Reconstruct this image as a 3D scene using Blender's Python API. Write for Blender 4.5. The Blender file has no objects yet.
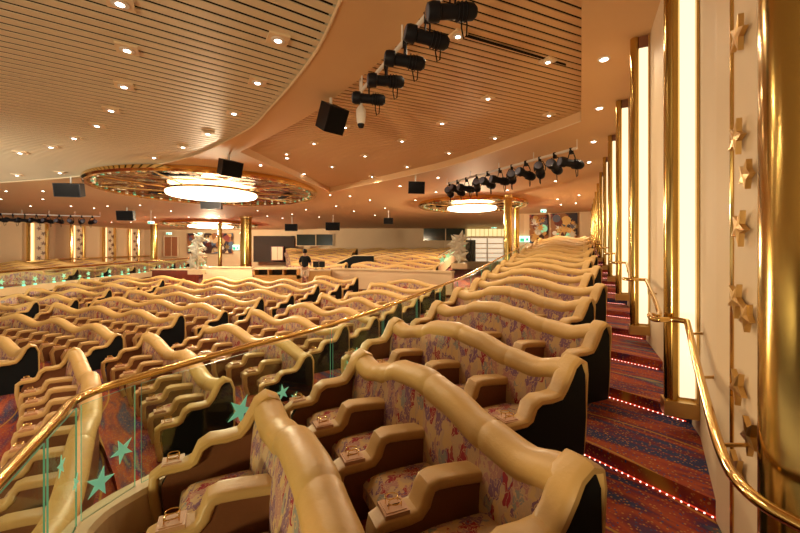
import bpy, bmesh, math, random
from mathutils import Vector, Matrix
random.seed(7)
PI = math.pi
SC = bpy.context.scene
COL = SC.collection

# ---------------------------------------------------------------- camera, world, exposure
EYE = 1.6
F = 380.0
HY = 255.0
cam = bpy.data.cameras.new('camera'); camo = bpy.data.objects.new('camera', cam); COL.objects.link(camo)
camo.location = (0, 0, EYE); camo.rotation_euler = (PI/2, 0, 0)
cam.sensor_width = 36; cam.lens = 36*F/800; cam.clip_start = 0.02; cam.clip_end = 300
cam.shift_y = (HY-266.5)/800
SC.camera = camo
SC.view_settings.view_transform = 'Standard'; SC.view_settings.look = 'None'
SC.view_settings.gamma = 1; SC.view_settings.exposure = 0.25
SC.view_settings.use_curve_mapping = False
w = bpy.data.worlds.new('warm_ambient'); SC.world = w; w.use_nodes = True  # even warm ambient added in place of light from the stage
w.node_tree.nodes['Background'].inputs[0].default_value = (1.0, .82, .60, 1)
w.node_tree.nodes['Background'].inputs[1].default_value = .68
WARM = (1.0, .78, .50)

def lamp(name, kind, loc, power, color=WARM, radius=.1, cone=150, blend=.6, aim=None):
    l = bpy.data.lights.new(name, kind); l.energy = power; l.color = color
    l.shadow_soft_size = radius
    if kind == 'SPOT': l.spot_size = math.radians(cone); l.spot_blend = blend
    o = bpy.data.objects.new(name, l); COL.objects.link(o); o.location = loc
    if aim is not None:
        o.rotation_euler = (Vector(aim)-Vector(loc)).to_track_quat('-Z', 'Y').to_euler()
    return o
# unseen washes on the ceiling: light from the stage, then an added fill
lamp('ceiling_wash', 'SPOT', (-15, -2, .4), 9500, (1, .94, .76), .5, 90, 1, (-17, 8, 4.6))
lamp('ceiling_wash', 'SPOT', (-6, -6, .3), 2200, (1, .76, .45), .6, 130, .9, (0, 14, 4.6))  # added fill to brighten the ceiling over the right side

# ---------------------------------------------------------------- geometry constants
CX, CY = -16.0, -8.0                      # centre of the curved rows
AX, AY = .4281, .9037                     # aisle direction
NX, NY = .9037, -.4281                    # to the right of the aisle
def pol(r, ph): return (CX+r*math.cos(ph), CY+r*math.sin(ph))
def asl(s, p): return (s*AX+p*NX, s*AY+p*NY)
def at(px, py, Y): return ((px-400)/F*Y, Y, EYE-(py-HY)/F*Y)
def onz(px, py, z): Y = F*(z-EYE)/(HY-py); return ((px-400)/F*Y, Y, z)
def ang_on_line(r, p):
    # angle at which the line (aisle-parallel, offset p) crosses circle r
    ox, oy = p*NX-CX, p*NY-CY
    b = ox*AX+oy*AY; c = ox*ox+oy*oy-r*r
    s = -b+math.sqrt(max(b*b-c, 0))
    x, y = asl(s, p)
    return math.atan2(y-CY, x-CX)
def ang_on_px(r, px):
    k = (px-400)/F
    a = k*k+1; b = -2*(k*CX+CY); c = CX*CX+CY*CY-r*r
    D = (-b+math.sqrt(b*b-4*a*c))/(2*a)
    return math.atan2(D-CY, k*D-CX)

# ---------------------------------------------------------------- materials
MAT = {}
def newmat(name):
    m = bpy.data.materials.new(name); m.use_nodes = True
    MAT[name] = m
    return m, m.node_tree, m.node_tree.nodes['Principled BSDF']
def simple(name, col, rough=.5, metal=0, var=.06, scale=6, bump=0, bscale=80, emit=None, es=0):
    m, nt, b = newmat(name)
    N = nt.nodes; L = nt.links
    tc = N.new('ShaderNodeTexCoord')
    nz = N.new('ShaderNodeTexNoise'); nz.inputs['Scale'].default_value = scale; nz.inputs['Detail'].default_value = 3
    L.new(tc.outputs['Object'], nz.inputs['Vector'])
    mx = N.new('ShaderNodeMix'); mx.data_type = 'RGBA'
    mx.inputs[6].default_value = (*[c*(1-var*2) for c in col], 1); mx.inputs[7].default_value = (*[min(1, c*(1+var*2)) for c in col], 1)
    L.new(nz.outputs[0], mx.inputs[0]); L.new(mx.outputs[2], b.inputs['Base Color'])
    b.inputs['Roughness'].default_value = rough; b.inputs['Metallic'].default_value = metal
    if rough >= .44 and max(col) < .02: b.inputs['Specular IOR Level'].default_value = .12
    if bump:
        n2 = N.new('ShaderNodeTexNoise'); n2.inputs['Scale'].default_value = bscale; n2.inputs['Detail'].default_value = 4
        L.new(tc.outputs['Object'], n2.inputs['Vector'])
        bp = N.new('ShaderNodeBump'); bp.inputs['Strength'].default_value = bump; bp.inputs['Distance'].default_value = .01
        L.new(n2.outputs[0], bp.inputs['Height']); L.new(bp.outputs[0], b.inputs['Normal'])
    if emit: b.inputs['Emission Color'].default_value = (*emit, 1); b.inputs['Emission Strength'].default_value = es
    return m
def ramp(N, stops, interp='LINEAR'):
    r = N.new('ShaderNodeValToRGB'); r.color_ramp.interpolation = interp
    e = r.color_ramp.elements
    while len(e) < len(stops): e.new(.5)
    for i, (p, c) in enumerate(stops): e[i].position = p; e[i].color = (*c, 1)
    return r
simple('leather', (.58, .365, .125), .43, 0, .05, 3, .25, 25)
simple('brown_leather', (.17, .062, .024), .42, 0, .1, 5, .2, 40)
simple('arm_leather', (.55, .345, .135), .42, 0, .05, 4, .2, 40)
simple('black_panel', (.008, .010, .012), .6)
simple('tray_wood', (.55, .30, .16), .35, 0, .1, 20)
simple('brass', (.78, .54, .20), .13, 1, .05, 8)
simple('column_brass', (.55, .38, .12), .16, 1, .1, 2, .10, 3)
simple('soft_brass', (.62, .42, .17), .3, 1, .05, 8)
simple('plain_ceiling', (.69, .455, .23), .65, 0, .02, .4)
simple('slat_left', (.72, .63, .44), .5, 0, .03, .5)
simple('slat_right', (.66, .43, .22), .5, 0, .03, .5)
simple('shade_black', (.010, .006, .003), .9)  # shade of the slat gaps put into a near-black colour
simple('cream_trim', (.78, .62, .40), .5)
simple('wall_cream', (.74, .58, .38), .6, 0, .02, 2)
simple('wall_tan', (.66, .48, .29), .7, 0, .02, 1)
simple('matt_black', (.012, .012, .015), .45)
simple('rubber_black', (.006, .006, .007), .7)
simple('white_metal', (.75, .72, .66), .4)
simple('mahogany', (.14, .022, .012), .3, 0, .15, 4)
simple('curb_cream', (.66, .50, .29), .45, 0, .04, 5)
simple('curb_brown', (.20, .09, .035), .5, 0, .06, 5)
simple('booth_wood', (.62, .35, .10), .45, 0, .06, 4)
simple('dark_glass', (.02, .028, .022), .12)
simple('lamp_lens', (.12, .13, .18), .08)
simple('skin', (.36, .20, .12), .55)
simple('hair', (.015, .010, .008), .6)
simple('black_shirt', (.012, .014, .018), .8)
simple('khaki', (.62, .52, .38), .8)
simple('chrome', (.75, .75, .75), .12, 1)
simple('frosted', (.55, .52, .42), .35, 0, .05, 8)
simple('doorwood', (.32, .12, .05), .45)
simple('shade_brown', (.022, .011, .006), .8)  # shade put into the colour; also on unseen walls the brass reflects
simple('mint_star', (.30, .72, .50), .4, 0, .04, 10, emit=(.20, .75, .48), es=.25)
simple('green_lamp', (.1, .6, .35), .4, 0, 0, 10, emit=(.25, 1, .65), es=1)
simple('exit_panel', (.5, .8, .7), .4, 0, 0, 10, emit=(.55, 1, .85), es=1.4)
simple('exit_green', (.02, .35, .2), .4, 0, 0, 10, emit=(.05, .6, .3), es=.6)
simple('down_glow', (1, .9, .8), .4, 0, 0, 10, emit=(1, .86, .70), es=12)
simple('drum_glow', (1, .9, .8), .4, 0, 0, 10, emit=(1, .87, .66), es=4.2)
simple('led_dot', (1, .5, .4), .4, 0, 0, 10, emit=(1, .60, .50), es=3)
simple('led_base', (.25, .02, .01), .5, 0, 0, 10, emit=(1, .06, .02), es=.5)
simple('far_white', (.8, .75, .62), .5, 0, .02, 4, emit=(1, .86, .62), es=.5)
simple('wall_glow', (1, .8, .5), .4, 0, 0, 10, emit=(1, .70, .34), es=1.2)
simple('blind_glow', (.8, .75, .4), .5, 0, .1, 3, emit=(.95, .78, .36), es=.75)
simple('screen_grey', (.1, .12, .13), .2)

# lit glass of the wall fins: ribbed warm glass lit from inside
m, nt, b = newmat('fin_glass'); N = nt.nodes; L = nt.links
tc = N.new('ShaderNodeTexCoord'); wv = N.new('ShaderNodeTexWave'); wv.bands_direction = 'Z'; wv.inputs['Scale'].default_value = 26
L.new(tc.outputs['Object'], wv.inputs['Vector'])
r = ramp(N, [(0, (1, .80, .50)), (1, (1, .90, .66))]); L.new(wv.outputs[1], r.inputs[0])
L.new(r.outputs[0], b.inputs['Emission Color']); b.inputs['Emission Strength'].default_value = .92
b.inputs['Base Color'].default_value = (.8, .7, .5, 1); b.inputs['Roughness'].default_value = .3

# upholstery: beige ground with flame shaped leaves
def fabric(name, sc, order):
    m, nt, b = newmat(name); N = nt.nodes; L = nt.links
    tc = N.new('ShaderNodeTexCoord'); mp = N.new('ShaderNodeMapping')
    L.new(tc.outputs['Object'], mp.inputs['Vector'])
    mp.inputs['Rotation'].default_value = (.35, .25, .3); mp.inputs['Scale'].default_value = (sc, sc, sc*.55)
    nz = N.new('ShaderNodeTexNoise'); nz.inputs['Scale'].default_value = 1.6; nz.inputs['Detail'].default_value = 1
    L.new(mp.outputs[0], nz.inputs['Vector'])
    ad = N.new('ShaderNodeMix'); ad.data_type = 'RGBA'; ad.blend_type = 'LINEAR_LIGHT'; ad.inputs[0].default_value = .8
    L.new(mp.outputs[0], ad.inputs[6]); L.new(nz.outputs[1], ad.inputs[7])
    vo = N.new('ShaderNodeTexVoronoi'); vo.inputs['Scale'].default_value = 1.25; vo.inputs['Randomness'].default_value = 1
    L.new(ad.outputs[2], vo.inputs['Vector'])
    sp = N.new('ShaderNodeSeparateColor'); L.new(vo.outputs['Color'], sp.inputs[0])
    beige = (.50, .34, .20); tan = (.58, .38, .17); pink = (.42, .20, .17); mau = (.21, .10, .17); red = (.32, .025, .04); sage = (.26, .25, .22)
    cols = [beige, tan, mau, beige, pink, mau, tan, red, sage, pink, mau, beige]
    r = ramp(N, [(i/len(cols), c) for i, c in enumerate(cols)], 'CONSTANT')
    L.new(sp.outputs[0], r.inputs[0])
    # second layer of slim curved strokes
    v2 = N.new('ShaderNodeTexVoronoi'); v2.feature = 'DISTANCE_TO_EDGE'; v2.inputs['Scale'].default_value = 1.9
    L.new(ad.outputs[2], v2.inputs['Vector'])
    r2 = ramp(N, [(0, (1, 1, 1)), (.03, (1, 1, 1)), (.05, (0, 0, 0))]); L.new(v2.outputs[0], r2.inputs[0])
    mx = N.new('ShaderNodeMix'); mx.data_type = 'RGBA'; mx.inputs[7].default_value = (.56, .36, .20, 1)
    L.new(r2.outputs[0], mx.inputs[0]); L.new(r.outputs[0], mx.inputs[6])
    L.new(mx.outputs[2], b.inputs['Base Color']); b.inputs['Roughness'].default_value = .85
    n2 = N.new('ShaderNodeTexNoise'); n2.inputs['Scale'].default_value = 300; L.new(tc.outputs['Object'], n2.inputs['Vector'])
    bp = N.new('ShaderNodeBump'); bp.inputs['Strength'].default_value = .15; bp.inputs['Distance'].default_value = .002
    L.new(n2.outputs[0], bp.inputs['Height']); L.new(bp.outputs[0], b.inputs['Normal'])
fabric('fabric', 13.5, 0)

# carpet
m, nt, b = newmat('carpet'); N = nt.nodes; L = nt.links
tc = N.new('ShaderNodeTexCoord'); mp = N.new('ShaderNodeMapping'); L.new(tc.outputs['Object'], mp.inputs['Vector'])
mp.inputs['Rotation'].default_value = (0, 0, math.radians(48))
mp0 = mp; mp = N.new('ShaderNodeMapping'); L.new(mp0.outputs[0], mp.inputs['Vector']); mp.inputs['Scale'].default_value = (.45, 2.6, 1)
nz = N.new('ShaderNodeTexNoise'); nz.inputs['Scale'].default_value = 1.7; nz.inputs['Detail'].default_value = 2.5; nz.inputs['Distortion'].default_value = .6
L.new(mp.outputs[0], nz.inputs['Vector'])
r = ramp(N, [(0, (.012, .018, .07)), (.37, (.025, .03, .10)), (.43, (.14, .016, .03)), (.50, (.34, .055, .012)), (.56, (.22, .022, .022)), (.61, (.04, .02, .08)), (.66, (.15, .19, .13)), (.70, (.28, .06, .014))])
L.new(nz.outputs[0], r.inputs[0])
vo = N.new('ShaderNodeTexVoronoi'); vo.inputs['Scale'].default_value = 46; L.new(tc.outputs['Object'], vo.inputs['Vector'])
r2 = ramp(N, [(0, (1, 1, 1)), (.27, (1, 1, 1)), (.36, (0, 0, 0))]); L.new(vo.outputs['Distance'], r2.inputs[0])
sp = N.new('ShaderNodeSeparateColor'); L.new(vo.outputs['Color'], sp.inputs[0])
rc = ramp(N, [(0, (.42, .19, .05)), (.45, (.30, .06, .02)), (.75, (.05, .05, .14))], 'CONSTANT'); L.new(sp.outputs[0], rc.inputs[0])
mx = N.new('ShaderNodeMix'); mx.data_type = 'RGBA'; L.new(r2.outputs[0], mx.inputs[0]); L.new(r.outputs[0], mx.inputs[6]); L.new(rc.outputs[0], mx.inputs[7])
wv = N.new('ShaderNodeTexWave'); wv.inputs['Scale'].default_value = .55; wv.inputs['Distortion'].default_value = 3.5; wv.inputs['Detail'].default_value = 0
mp2 = N.new('ShaderNodeMapping'); mp2.inputs['Rotation'].default_value = (0, 0, math.radians(-38)); L.new(tc.outputs['Object'], mp2.inputs['Vector']); L.new(mp2.outputs[0], wv.inputs['Vector'])
r3 = ramp(N, [(0, (1, 1, 1)), (.005, (0, 0, 0))]); L.new(wv.outputs[1], r3.inputs[0])
mx2 = N.new('ShaderNodeMix'); mx2.data_type = 'RGBA'; mx2.inputs[7].default_value = (.42, .22, .03, 1)
L.new(r3.outputs[0], mx2.inputs[0]); L.new(mx.outputs[2], mx2.inputs[6])
L.new(mx2.outputs[2], b.inputs['Base Color']); b.inputs['Roughness'].default_value = .95

# gilded mirror of the chandelier dishes
m, nt, b = newmat('gold_mirror'); N = nt.nodes; L = nt.links
tc = N.new('ShaderNodeTexCoord'); vo = N.new('ShaderNodeTexVoronoi'); vo.inputs['Scale'].default_value = 1.4; L.new(tc.outputs['Object'], vo.inputs['Vector'])
r = ramp(N, [(0, (.50, .28, .10)), (.5, (.22, .10, .035)), (1, (.62, .42, .18))]); sp = N.new('ShaderNodeSeparateColor'); L.new(vo.outputs['Color'], sp.inputs[0]); L.new(sp.outputs[0], r.inputs[0])
L.new(r.outputs[0], b.inputs['Base Color']); b.inputs['Metallic'].default_value = 1; b.inputs['Roughness'].default_value = .18
bp = N.new('ShaderNodeBump'); bp.inputs['Strength'].default_value = .6; bp.inputs['Distance'].default_value = .3
L.new(vo.outputs['Distance'], bp.inputs['Height']); L.new(bp.outputs[0], b.inputs['Normal'])

# abstract mural ground: patches of dark, rust, cream and blue
m, nt, b = newmat('mural'); N = nt.nodes; L = nt.links
tc = N.new('ShaderNodeTexCoord'); vo = N.new('ShaderNodeTexVoronoi'); vo.inputs['Scale'].default_value = 1.7; L.new(tc.outputs['Object'], vo.inputs['Vector'])
sp = N.new('ShaderNodeSeparateColor'); L.new(vo.outputs['Color'], sp.inputs[0])
r = ramp(N, [(0, (.05, .02, .015)), (.22, (.30, .12, .04)), (.42, (.025, .018, .03)), (.55, (.60, .42, .22)), (.68, (.08, .13, .22)), (.80, (.25, .05, .04)), (.9, (.50, .32, .12))], 'CONSTANT')
L.new(sp.outputs[0], r.inputs[0]); L.new(r.outputs[0], b.inputs['Base Color']); b.inputs['Roughness'].default_value = .5

# clear balustrade glass
def glassmat(name, tint, alpha):
    m = bpy.data.materials.new(name); m.use_nodes = True; MAT[name] = m
    nt = m.node_tree; N = nt.nodes; L = nt.links
    for n in list(N):
        if n.type == 'BSDF_PRINCIPLED': N.remove(n)
    out = N['Material Output']
    t = N.new('ShaderNodeBsdfTransparent'); t.inputs[0].default_value = (*tint, 1)
    g = N.new('ShaderNodeBsdfGlossy'); g.inputs['Roughness'].default_value = .03; g.inputs[0].default_value = (.8, .9, .8, 1)
    mx = N.new('ShaderNodeMixShader'); mx.inputs[0].default_value = alpha
    L.new(t.outputs[0], mx.inputs[1]); L.new(g.outputs[0], mx.inputs[2]); L.new(mx.outputs[0], out.inputs[0])
glassmat('clear_glass', (.90, .97, .92), .06)
simple('glass_edge', (.14, .36, .24), .2, 0, 0, 5, emit=(.08, .5, .28), es=.12)

# ---------------------------------------------------------------- mesh helper
class MB:
    def __init__(s): s.v = []; s.f = []; s.m = []; s.ml = []
    def mi(s, mat):
        if mat not in s.ml: s.ml.append(mat)
        return s.ml.index(mat)
    def add(s, vs, fs, mat):
        o = len(s.v); k = s.mi(mat); s.v += [tuple(v) for v in vs]
        for f in fs: s.f.append(tuple(i+o for i in f)); s.m.append(k)
    def box(s, lo, hi, mat, M=None):
        x0, y0, z0 = lo; x1, y1, z1 = hi
        vs = [(x0,y0,z0),(x1,y0,z0),(x1,y1,z0),(x0,y1,z0),(x0,y0,z1),(x1,y0,z1),(x1,y1,z1),(x0,y1,z1)]
        if M is not None: vs = [M @ Vector(v) for v in vs]
        s.add(vs, [(3,2,1,0),(4,5,6,7),(0,1,5,4),(1,2,6,5),(2,3,7,6),(3,0,4,7)], mat)
    def prism(s, poly, z0, z1, mat, M=None):
        n = len(poly); vs = [(x,y,z0) for x,y in poly]+[(x,y,z1) for x,y in poly]
        if M is not None: vs = [M @ Vector(v) for v in vs]
        s.add(vs, [tuple(range(n-1,-1,-1)), tuple(range(n,2*n))]+[(i,(i+1)%n,n+(i+1)%n,n+i) for i in range(n)], mat)
    def rings(s, rg, mat, close=True, caps=True):
        n = len(rg[0]); vs = [p for r in rg for p in r]; fs = []
        for i in range(len(rg)-1):
            for j in range(n if close else n-1):
                k = (j+1) % n; fs.append((i*n+j, i*n+k, (i+1)*n+k, (i+1)*n+j))
        if caps and close: fs += [tuple(range(n-1,-1,-1)), tuple((len(rg)-1)*n+j for j in range(n))]
        s.add(vs, fs, mat)
    def tube(s, pts, r, mat, n=10, loop=False):
        pts = [Vector(p) for p in pts]; rg = []; up = None
        m = len(pts)
        for i, p in enumerate(pts):
            a = pts[(i-1) % m] if (i or loop) else p; b_ = pts[(i+1) % m] if (i < m-1 or loop) else p
            t = (b_-a).normalized()
            if up is None:
                up = Vector((0,0,1)) if abs(t.z) < .9 else Vector((1,0,0))
            u = (up-t*up.dot(t)).normalized(); v = t.cross(u); up = u
            rr = r[i] if isinstance(r, (list, tuple)) else r
            rg.append([p+u*math.cos(2*PI*k/n)*rr+v*math.sin(2*PI*k/n)*rr for k in range(n)])
        if loop: rg.append(rg[0])
        s.rings(rg, mat, True, not loop)
    def lathe(s, prof, mat, loc=(0,0,0), n=24):
        rg = [[(loc[0]+r*math.cos(2*PI*k/n), loc[1]+r*math.sin(2*PI*k/n), loc[2]+z) for k in range(n)] for r, z in prof]
        s.rings(rg, mat)
    def star(s, M, r0, r1, th, mat, pts=5, ridge=.0):
        vs = []
        for z in (0, th):
            for k in range(pts*2):
                a = PI/2+PI*k/pts; rr = r0 if k % 2 == 0 else r1
                vs.append(M @ Vector((rr*math.cos(a), rr*math.sin(a), z)))
        n = pts*2
        vs.append(M @ Vector((0,0,-ridge))); vs.append(M @ Vector((0,0,th+ridge)))
        fs = [(i,(i+1)%n,n+(i+1)%n,n+i) for i in range(n)]
        fs += [((i+1)%n, i, 2*n) for i in range(n)]+[(n+i, n+(i+1)%n, 2*n+1) for i in range(n)]
        s.add(vs, fs, mat)
    def mesh(s, name, smooth=True, ang=40):
        me = bpy.data.meshes.new(name); me.from_pydata(s.v, [], s.f)
        for mt in s.ml: me.materials.append(MAT[mt])
        for p, k in zip(me.polygons, s.m): p.material_index = k
        bm = bmesh.new(); bm.from_mesh(me)
        bmesh.ops.recalc_face_normals(bm, faces=bm.faces)
        if smooth:
            for f in bm.faces: f.smooth = True
            for e in bm.edges:
                if len(e.link_faces) == 2 and e.calc_face_angle(0) > math.radians(ang): e.smooth = False
        bm.to_mesh(me); bm.free()
        return me
    def build(s, name, parent=None, loc=None, smooth=True, ang=40):
        o = bpy.data.objects.new(name, s.mesh(name, smooth, ang)); COL.objects.link(o)
        if parent: o.parent = parent
        if loc is not None: o.location = loc
        return o
def tag(o, label, cat, group=None, kind=None):
    if label: o['label'] = label
    if cat: o['category'] = cat
    if group: o['group'] = group
    if kind: o['kind'] = kind
    return o
def thing(name, loc, label, cat, group=None, rz=0):
    o = bpy.data.objects.new(name, None); COL.objects.link(o); o.location = loc; o.rotation_euler = (0,0,rz)
    o.empty_display_size = .1
    return tag(o, label, cat, group)
def struct(mb, name, smooth=False):
    o = mb.build(name, smooth=smooth); o['kind'] = 'structure'; return o
def inst(me, name, parent, loc=(0,0,0), rz=0, rx=0, ry=0):
    o = bpy.data.objects.new(name, me); COL.objects.link(o); o.parent = parent; o.location = loc; o.rotation_euler = (rx,ry,rz); return o
ORD = ['first','second','third','fourth','fifth','sixth','seventh','eighth','ninth','tenth','eleventh','twelfth','thirteenth','fourteenth','fifteenth','sixteenth','seventeenth','eighteenth','nineteenth','twentieth','twenty-first','twenty-second','twenty-third','twenty-fourth','twenty-fifth','twenty-sixth','twenty-seventh','twenty-eighth','twenty-ninth','thirtieth']

# ---------------------------------------------------------------- floors
RIS0 = 20.57; DR = 1.05; DZ = .108
def zr(r):                                  # raised right block
    k = math.floor((r-RIS0)/DR+1e-6)
    return max(.055+DZ*(k+1), -.27)
LRS = [17.55, 18.9, 20.2, 21.35, 22.5, 23.65, 24.8, 25.95]
LEDGE = [9]+[16.1]+[q+.14 for q in LRS]+[60]
def zl(r):
    k = sum(1 for q in LRS if q+.14 <= r)
    return min(-.84+.098*k, .04)
ZCEIL = 4.6
mb_ = None
# base slab and left terraces
fl = MB()
fl.box((-70,-14,-1.3),(60,70,-1.0),'carpet')
def terrace(mb, r0, r1, z, a0f, a1f, mat='carpet', n=24, zb=-1.0):
    top = []; 
    for i in range(n+1):
        t = i/n
        pa = [pol(rr, a0f(rr)+(a1f(rr)-a0f(rr))*t) for rr in (r0, r1)]
        top.append(pa)
    rg = [[(a[0],a[1],zb),(b_[0],b_[1],zb),(b_[0],b_[1],z),(a[0],a[1],z)] for a, b_ in top]
    mb.rings(rg, mat)
PL = -2.5                                  # offset of the retaining wall under the glass rail
for k in range(len(LEDGE)-1):
    r0 = LEDGE[k]; r1 = LEDGE[k+1]
    lim = (lambda rr: ang_on_line(rr, -2.3)) if r0 > 12 else (lambda rr: ang_on_line(max(rr,12), -2.3))
    terrace(fl, r0, r1, zl(r0+.01), lim, lambda rr: math.radians(112), n=30)
struct(fl, 'floor')
fr = MB()
NK = 17
for k in range(-5, NK+1):
    r0 = RIS0+DR*k; r1 = r0+DR
    if k == -5: r0 = 12.5
    if k == NK: r1 = 46
    terrace(fr, r0, r1, zr(max(r0,15)+.01), lambda rr: ang_on_line(rr, 1.3), lambda rr: ang_on_line(rr, PL), n=8)
struct(fr, 'floor_aisle')
# red lit step strips
for k in range(-1, NK+1):
    rr = RIS0+DR*k-.012; z = zr(rr-.1)
    a0 = ang_on_line(rr, .82); a1 = ang_on_line(rr, .02 if k < 6 else .12)
    root = thing('step_light_strip', (*pol(rr, (a0+a1)/2), z), 'red lit strip along the %s carpeted aisle step counted up from the camera' % ORD[k+1], 'step light', 'red lit strips on the aisle steps')
    mb = MB(); X0, Y0 = root.location[0], root.location[1]
    pts = [pol(rr, a0+(a1-a0)*i/8) for i in range(9)]
    mb.tube([(x-X0, y-Y0, .014) for x, y in pts], .006, 'led_base', 4)
    mb.build('strip_channel', root)
    mb = MB()
    for i in range(24):
        x, y = pol(rr-.008, a0+(a1-a0)*(i+.5)/24)
        mb.box((x-X0-.0035, y-Y0-.0035, .010),(x-X0+.0035, y-Y0+.0035, .017),'led_dot')
    mb.build('light_dots', root)

# ---------------------------------------------------------------- right wall
XO = lambda D: .95 if D >= 3 else max(.79, .95-.2*(3-D))   # lateral offset of wall from aisle line
def wx(D, off): return .4737*D+off
ww = MB()
ds = [1.62,1.9,2.2,2.6,3.0]+[3.5+i for i in range(24)]
for d0, d1 in zip(ds[:-1], ds[1:]):
    a = (wx(d0,XO(d0)), d0); b_ = (wx(d1,XO(d1)), d1)
    ww.add([(a[0],a[1],-1),(b_[0],b_[1],-1),(b_[0],b_[1],ZCEIL+.3),(a[0],a[1],ZCEIL+.3),
            (a[0]+.2,a[1],-1),(b_[0]+.2,b_[1],-1),(b_[0]+.2,b_[1],ZCEIL+.3),(a[0]+.2,a[1],ZCEIL+.3)],
           [(0,1,2,3),(4,5,6,7),(0,1,5,4),(3,2,6,7)], 'wall_cream')
ww.box((2.0,-1.5,-1),(2.1,1.7,ZCEIL+.3),'shade_brown')  # unseen stub, coloured dark so the brass column reflects dark
struct(ww, 'wall_right')
AROT = -math.atan2(AX, AY)                   # rotates local +Y onto the aisle direction
def fin(s, i):
    bx, by = asl(s, .65)
    d = by
    z0 = zr(math.hypot(bx-CX, by-CY))+.20
    t = thing('wall_light_fin', (bx, by, z0), 'tall lit glass fin with brass edges on the right wall, %s one from the camera' % ORD[i], 'wall light', 'lit glass fins along the right wall', AROT)
    H = ZCEIL-z0
    m_ = MB(); m_.rings([[(.035+.055*math.cos(2*PI*k/16), .07+.07*math.sin(2*PI*k/16), zz) for k in range(16)] for zz in (-.06, H-.005)], 'column_brass'); m_.build('brass_post', t)
    m_ = MB(); m_.box((.085,.035,.08),(.185,.09,H-.16),'fin_glass'); m_.build('lit_glass', t, smooth=False)
    m_ = MB(); m_.box((.187,.0,-.08),(.205,.12,H-.005),'soft_brass'); m_.box((.08,.09,-.08),(.187,.12,H-.005),'soft_brass')
    m_.box((.08,.02,H-.16),(.187,.12,H-.005),'brown_leather'); m_.build('brass_frame', t, smooth=False)
    m_ = MB(); m_.prism([(-.03,-.02),(.205,-.02),(.215,.14),(-.03,.14)],-.07,.05,'soft_brass'); m_.build('base_plinth', t, smooth=False)
    # star panel behind
    m_ = MB()
    p0 = .86/.9037
    t2 = thing('star_pilaster', (bx, by, z0), 'narrow cream wall panel with raised brass stars behind the %s lit fin' % ORD[i], 'wall panel', 'star panels along the right wall', AROT)
    m_.box((.185,.16,0),(.212,.52,H-.01),'wall_cream'); m_.build('panel_board', t2, smooth=False)
    m_ = MB(); m_.tube([(.175,.54,0),(.175,.54,H-.02)], .016, 'brass', 8); m_.build('brass_strip', t2)
    for q in range(7 if i < 5 else 0):
        m_ = MB(); Mx = Matrix.Translation((.16, .28+.12*(q % 2), .4+q*.55)) @ Matrix.Rotation(-PI/2, 4, 'Y') @ Matrix.Rotation(q*1.1, 4, 'Z')
        m_.star(Mx, .085, .035, .02, 'soft_brass'); m_.build('brass_star', t2, smooth=False)
fins = [3.1+2.13*k for k in range(11)]
for i, d in enumerate(fins): fin((d+.428*.65)/.9037, i)

ss_ = MB(); ss_.box((-3,-9,-1),(2.2,-8.8,ZCEIL+.3),'shade_brown'); ss_.box((2.0,-9,-1),(2.2,-1.5,ZCEIL+.3),'shade_brown'); struct(ss_, 'wall_dark_reflection')  # unseen dark walls added behind the camera for dark reflections in the brass
# near star panel and giant brass column
t = thing('star_pilaster', (wx(1.8,XO(1.8)), 1.8, .2), 'close cream wall panel with raised brass stars beside the huge brass column', 'wall panel', 'star panels along the right wall')
def rel(p, t): return tuple(Vector(p)-t.location)
m_ = MB(); pts = []
for d in (1.63, 1.93): pts.append((wx(d, XO(d))-.008, d))
(a0x,a0y),(b0x,b0y) = pts
m_.add([rel(p,t) for p in [(a0x,a0y,-.1),(b0x,b0y,-.1),(b0x,b0y,4.6),(a0x,a0y,4.6),(a0x+.03,a0y,-.1),(b0x+.03,b0y,-.1),(b0x+.03,b0y,4.6),(a0x+.03,a0y,4.6)]],
       [(0,1,2,3),(4,5,6,7),(0,1,5,4),(1,2,6,5),(2,3,7,6),(3,0,4,7)],'wall_cream'); m_.build('panel_board', t, smooth=False)
m_ = MB(); d = 1.95; x = wx(d, XO(d))-.005; m_.tube([rel((x,d,-.1),t), rel((x,d,4.59),t)], .013, 'brass', 8); m_.build('brass_strip', t)
for q, (px, py) in enumerate([(743,-40),(743,34),(741,137),(751,174),(744,228),(740,300),(751,317),(742,387),(757,437),(740,470)]):
    d = 300/(px-580); d = min(max(d-.03, 1.69), 1.84)
    z = EYE+(HY-py)/F*d
    wn = Vector((1, -.674, 0)).normalized()
    X = wx(d, XO(d))-.02
    m_ = MB()
    fr_ = Matrix(((.428,0,-.904,0),(.904,0,.428,0),(0,1,0,0),(0,0,0,1)))
    Mx = Matrix.Translation(rel((X,d,z),t)) @ fr_ @ Matrix.Rotation(.3+q*1.3, 4, 'Z')
    m_.star(Mx, (.09 if q not in (3,6) else .07), .038, .022, 'soft_brass', 5, .006); m_.build('brass_star', t, smooth=False)
cx_, cy_ = 1.596, 1.45
m_ = MB(); m_.lathe([(.185,0),(.185,.1),(.17,.13),(.17,4.78)], 'column_brass', (0,0,0), 40)
t = tag(m_.build('brass_column', loc=(cx_,cy_,-.2)), 'huge polished brass column closest to the camera at the right edge', 'column')

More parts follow.
